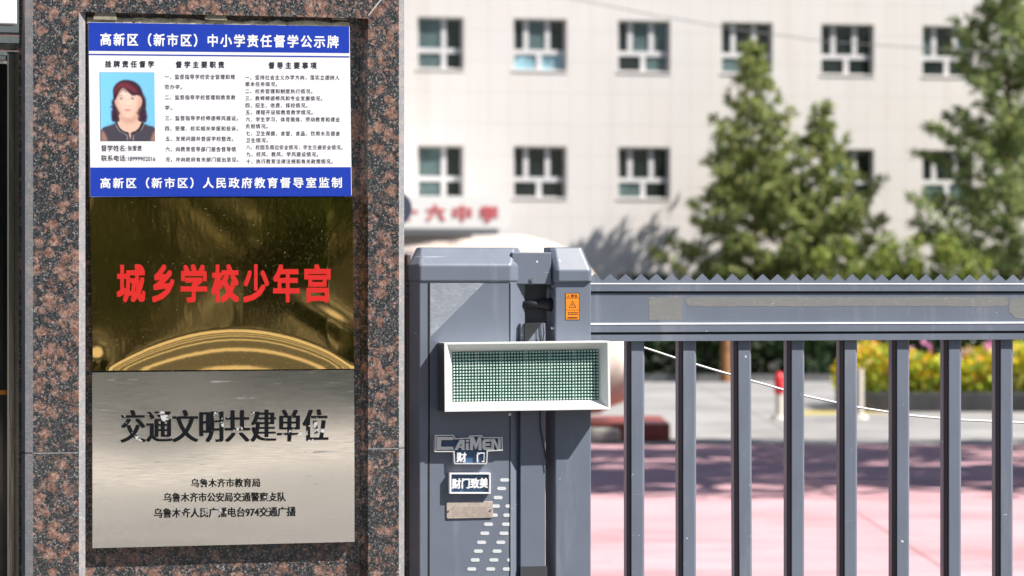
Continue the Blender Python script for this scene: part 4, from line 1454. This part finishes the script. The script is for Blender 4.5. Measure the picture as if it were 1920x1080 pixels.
# bright low bushes before the wall
for i, (px, off, rx, z1, sd, lab) in enumerate(((1668, 9.0, 1.1, hgt(1660, 430, 9.0), 3, 'bright green bush directly right of the shorter pine'),
                                   (1745, 9.6, 1.0, hgt(1745, 425, 9.6), 4, 'bright yellow green bush halfway between the pines'),
                                   (1815, 10, .8, hgt(1815, 462, 10), 5, 'low bright green bush in front of the tallest pine'),
                                   (1575, 8.6, 1.0, hgt(1560, 440, 8.6), 8, 'olive green bush at the foot of the shorter pine'))):
    leafy('bush', bpos(px, off), rx, .8, .2, z1, 2600, .085, sd, 'bushleaf', lab, 'bush', True, 22)
# hedge and small trees, the shade of the bed put into their dark colour
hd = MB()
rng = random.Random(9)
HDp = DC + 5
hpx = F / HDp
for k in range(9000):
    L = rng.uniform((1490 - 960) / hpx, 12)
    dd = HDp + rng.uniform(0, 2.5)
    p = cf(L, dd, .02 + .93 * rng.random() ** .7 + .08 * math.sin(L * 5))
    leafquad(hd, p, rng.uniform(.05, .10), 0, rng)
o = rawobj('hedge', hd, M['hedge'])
tag(o, 'hedge along the garden bed behind the flowers, its shade put into dark green leaves', 'hedge')
hd = MB()  # hedge added to give the shaded ground its dark tone
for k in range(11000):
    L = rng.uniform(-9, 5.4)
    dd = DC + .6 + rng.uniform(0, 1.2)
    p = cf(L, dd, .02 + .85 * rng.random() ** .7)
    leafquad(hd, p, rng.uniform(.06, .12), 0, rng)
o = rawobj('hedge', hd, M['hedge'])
tag(o, 'hedge added over the shaded ground behind the orange brown tree trunks, left of the flowers, leaves coloured dark for shade', 'hedge')
for px, py, w_, lab in ((1361, 716, .085, 'young tree with a thick orange brown trunk, seen between the second and third gate bars'), (1437, 707, .06, 'thin young tree with yellow brown trunk, left of the red capped bollard')):
    p = G(px, py, .008)
    o = thing('young_tree', p, lab, 'tree')
    mb = MB(); mb.tube([p, p + UP * .5, p + UP * 1.1], [w_ * 1.15, w_, w_ * .8], 9)
    obj('trunk', mb, M['brown_bark'], o)
    cr = MB()
    for k in range(260):
        v = Vector((rng.gauss(0, .22), rng.gauss(0, .22), rng.gauss(0, .12)))
        leafquad(cr, p + UP * 1.12 + v, .06, 0, rng)
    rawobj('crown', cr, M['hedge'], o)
# big trees right of the picture: they shade the plaza
for L, dd, z0, z1, rx, sd in ((6.6, 28.6, 6.0, 15.5, 2.6, 31), (10.8, 29.2, 4.6, 13.0, 2.7, 32), (15.0, 28.4, 4.6, 12.5, 2.8, 33), (19.5, 29.5, 4.6, 14, 2.8, 34),
                              (8.2, 33.0, 6.5, 17, 2.6, 35), (12.2, 33.6, 4.6, 13.5, 2.7, 36), (16.4, 33.0, 4.6, 13, 2.7, 37), (8.8, 31.0, 11.0, 20, 2.6, 38)):
    leafy('plaza_tree', cf(L, dd, 0), rx, 2.6, z0, z1, 2900, .21, sd, 'streetleaf', 'tall leafy tree beside the plaza, right of the picture', 'tree', True, 30, 'trees shading the plaza')
# street trees behind the camera, mirrored in the gold plaque
for i in range(11):
    x_ = -14 + i * 4.4
    leafy('street_tree', Vector((x_, -46 + (i % 3) * 1.5, 0)), 3.6, 2.5, .5, 8.5, 3400, .28, 50 + i, 'streetleaf', 'leafy street tree across the road behind the viewer', 'tree', True, 26, 'street trees across the road')
hd = MB()  # hedge out of view, added to darken what the gold plaque mirrors
for k in range(14000):
    leafquad(hd, Vector((rng.uniform(-16, 34), rng.uniform(-45, -43.5), .05 + 2.3 * rng.random() ** .8)), rng.uniform(.10, .20), 0, rng)
o = rawobj('hedge', hd, M['streetleaf'])
tag(o, 'unseen tall hedge added under the street trees to darken the gold plaque reflection', 'hedge')

# overhead wire before the school
mb = MB()
pts = [(900, -34), (1000, -18), (1100, 3), (1240, 31), (1400, 58), (1540, 77), (1725, 90), (1850, 96), (2050, 104)]
mb.tube([PD(x, y, 62) for x, y in pts], .009, 6)
o = obj('overhead_wire', mb, M['cable_grey'], smooth=True)
tag(o, 'thin overhead wire crossing before the upper school windows', 'wire')
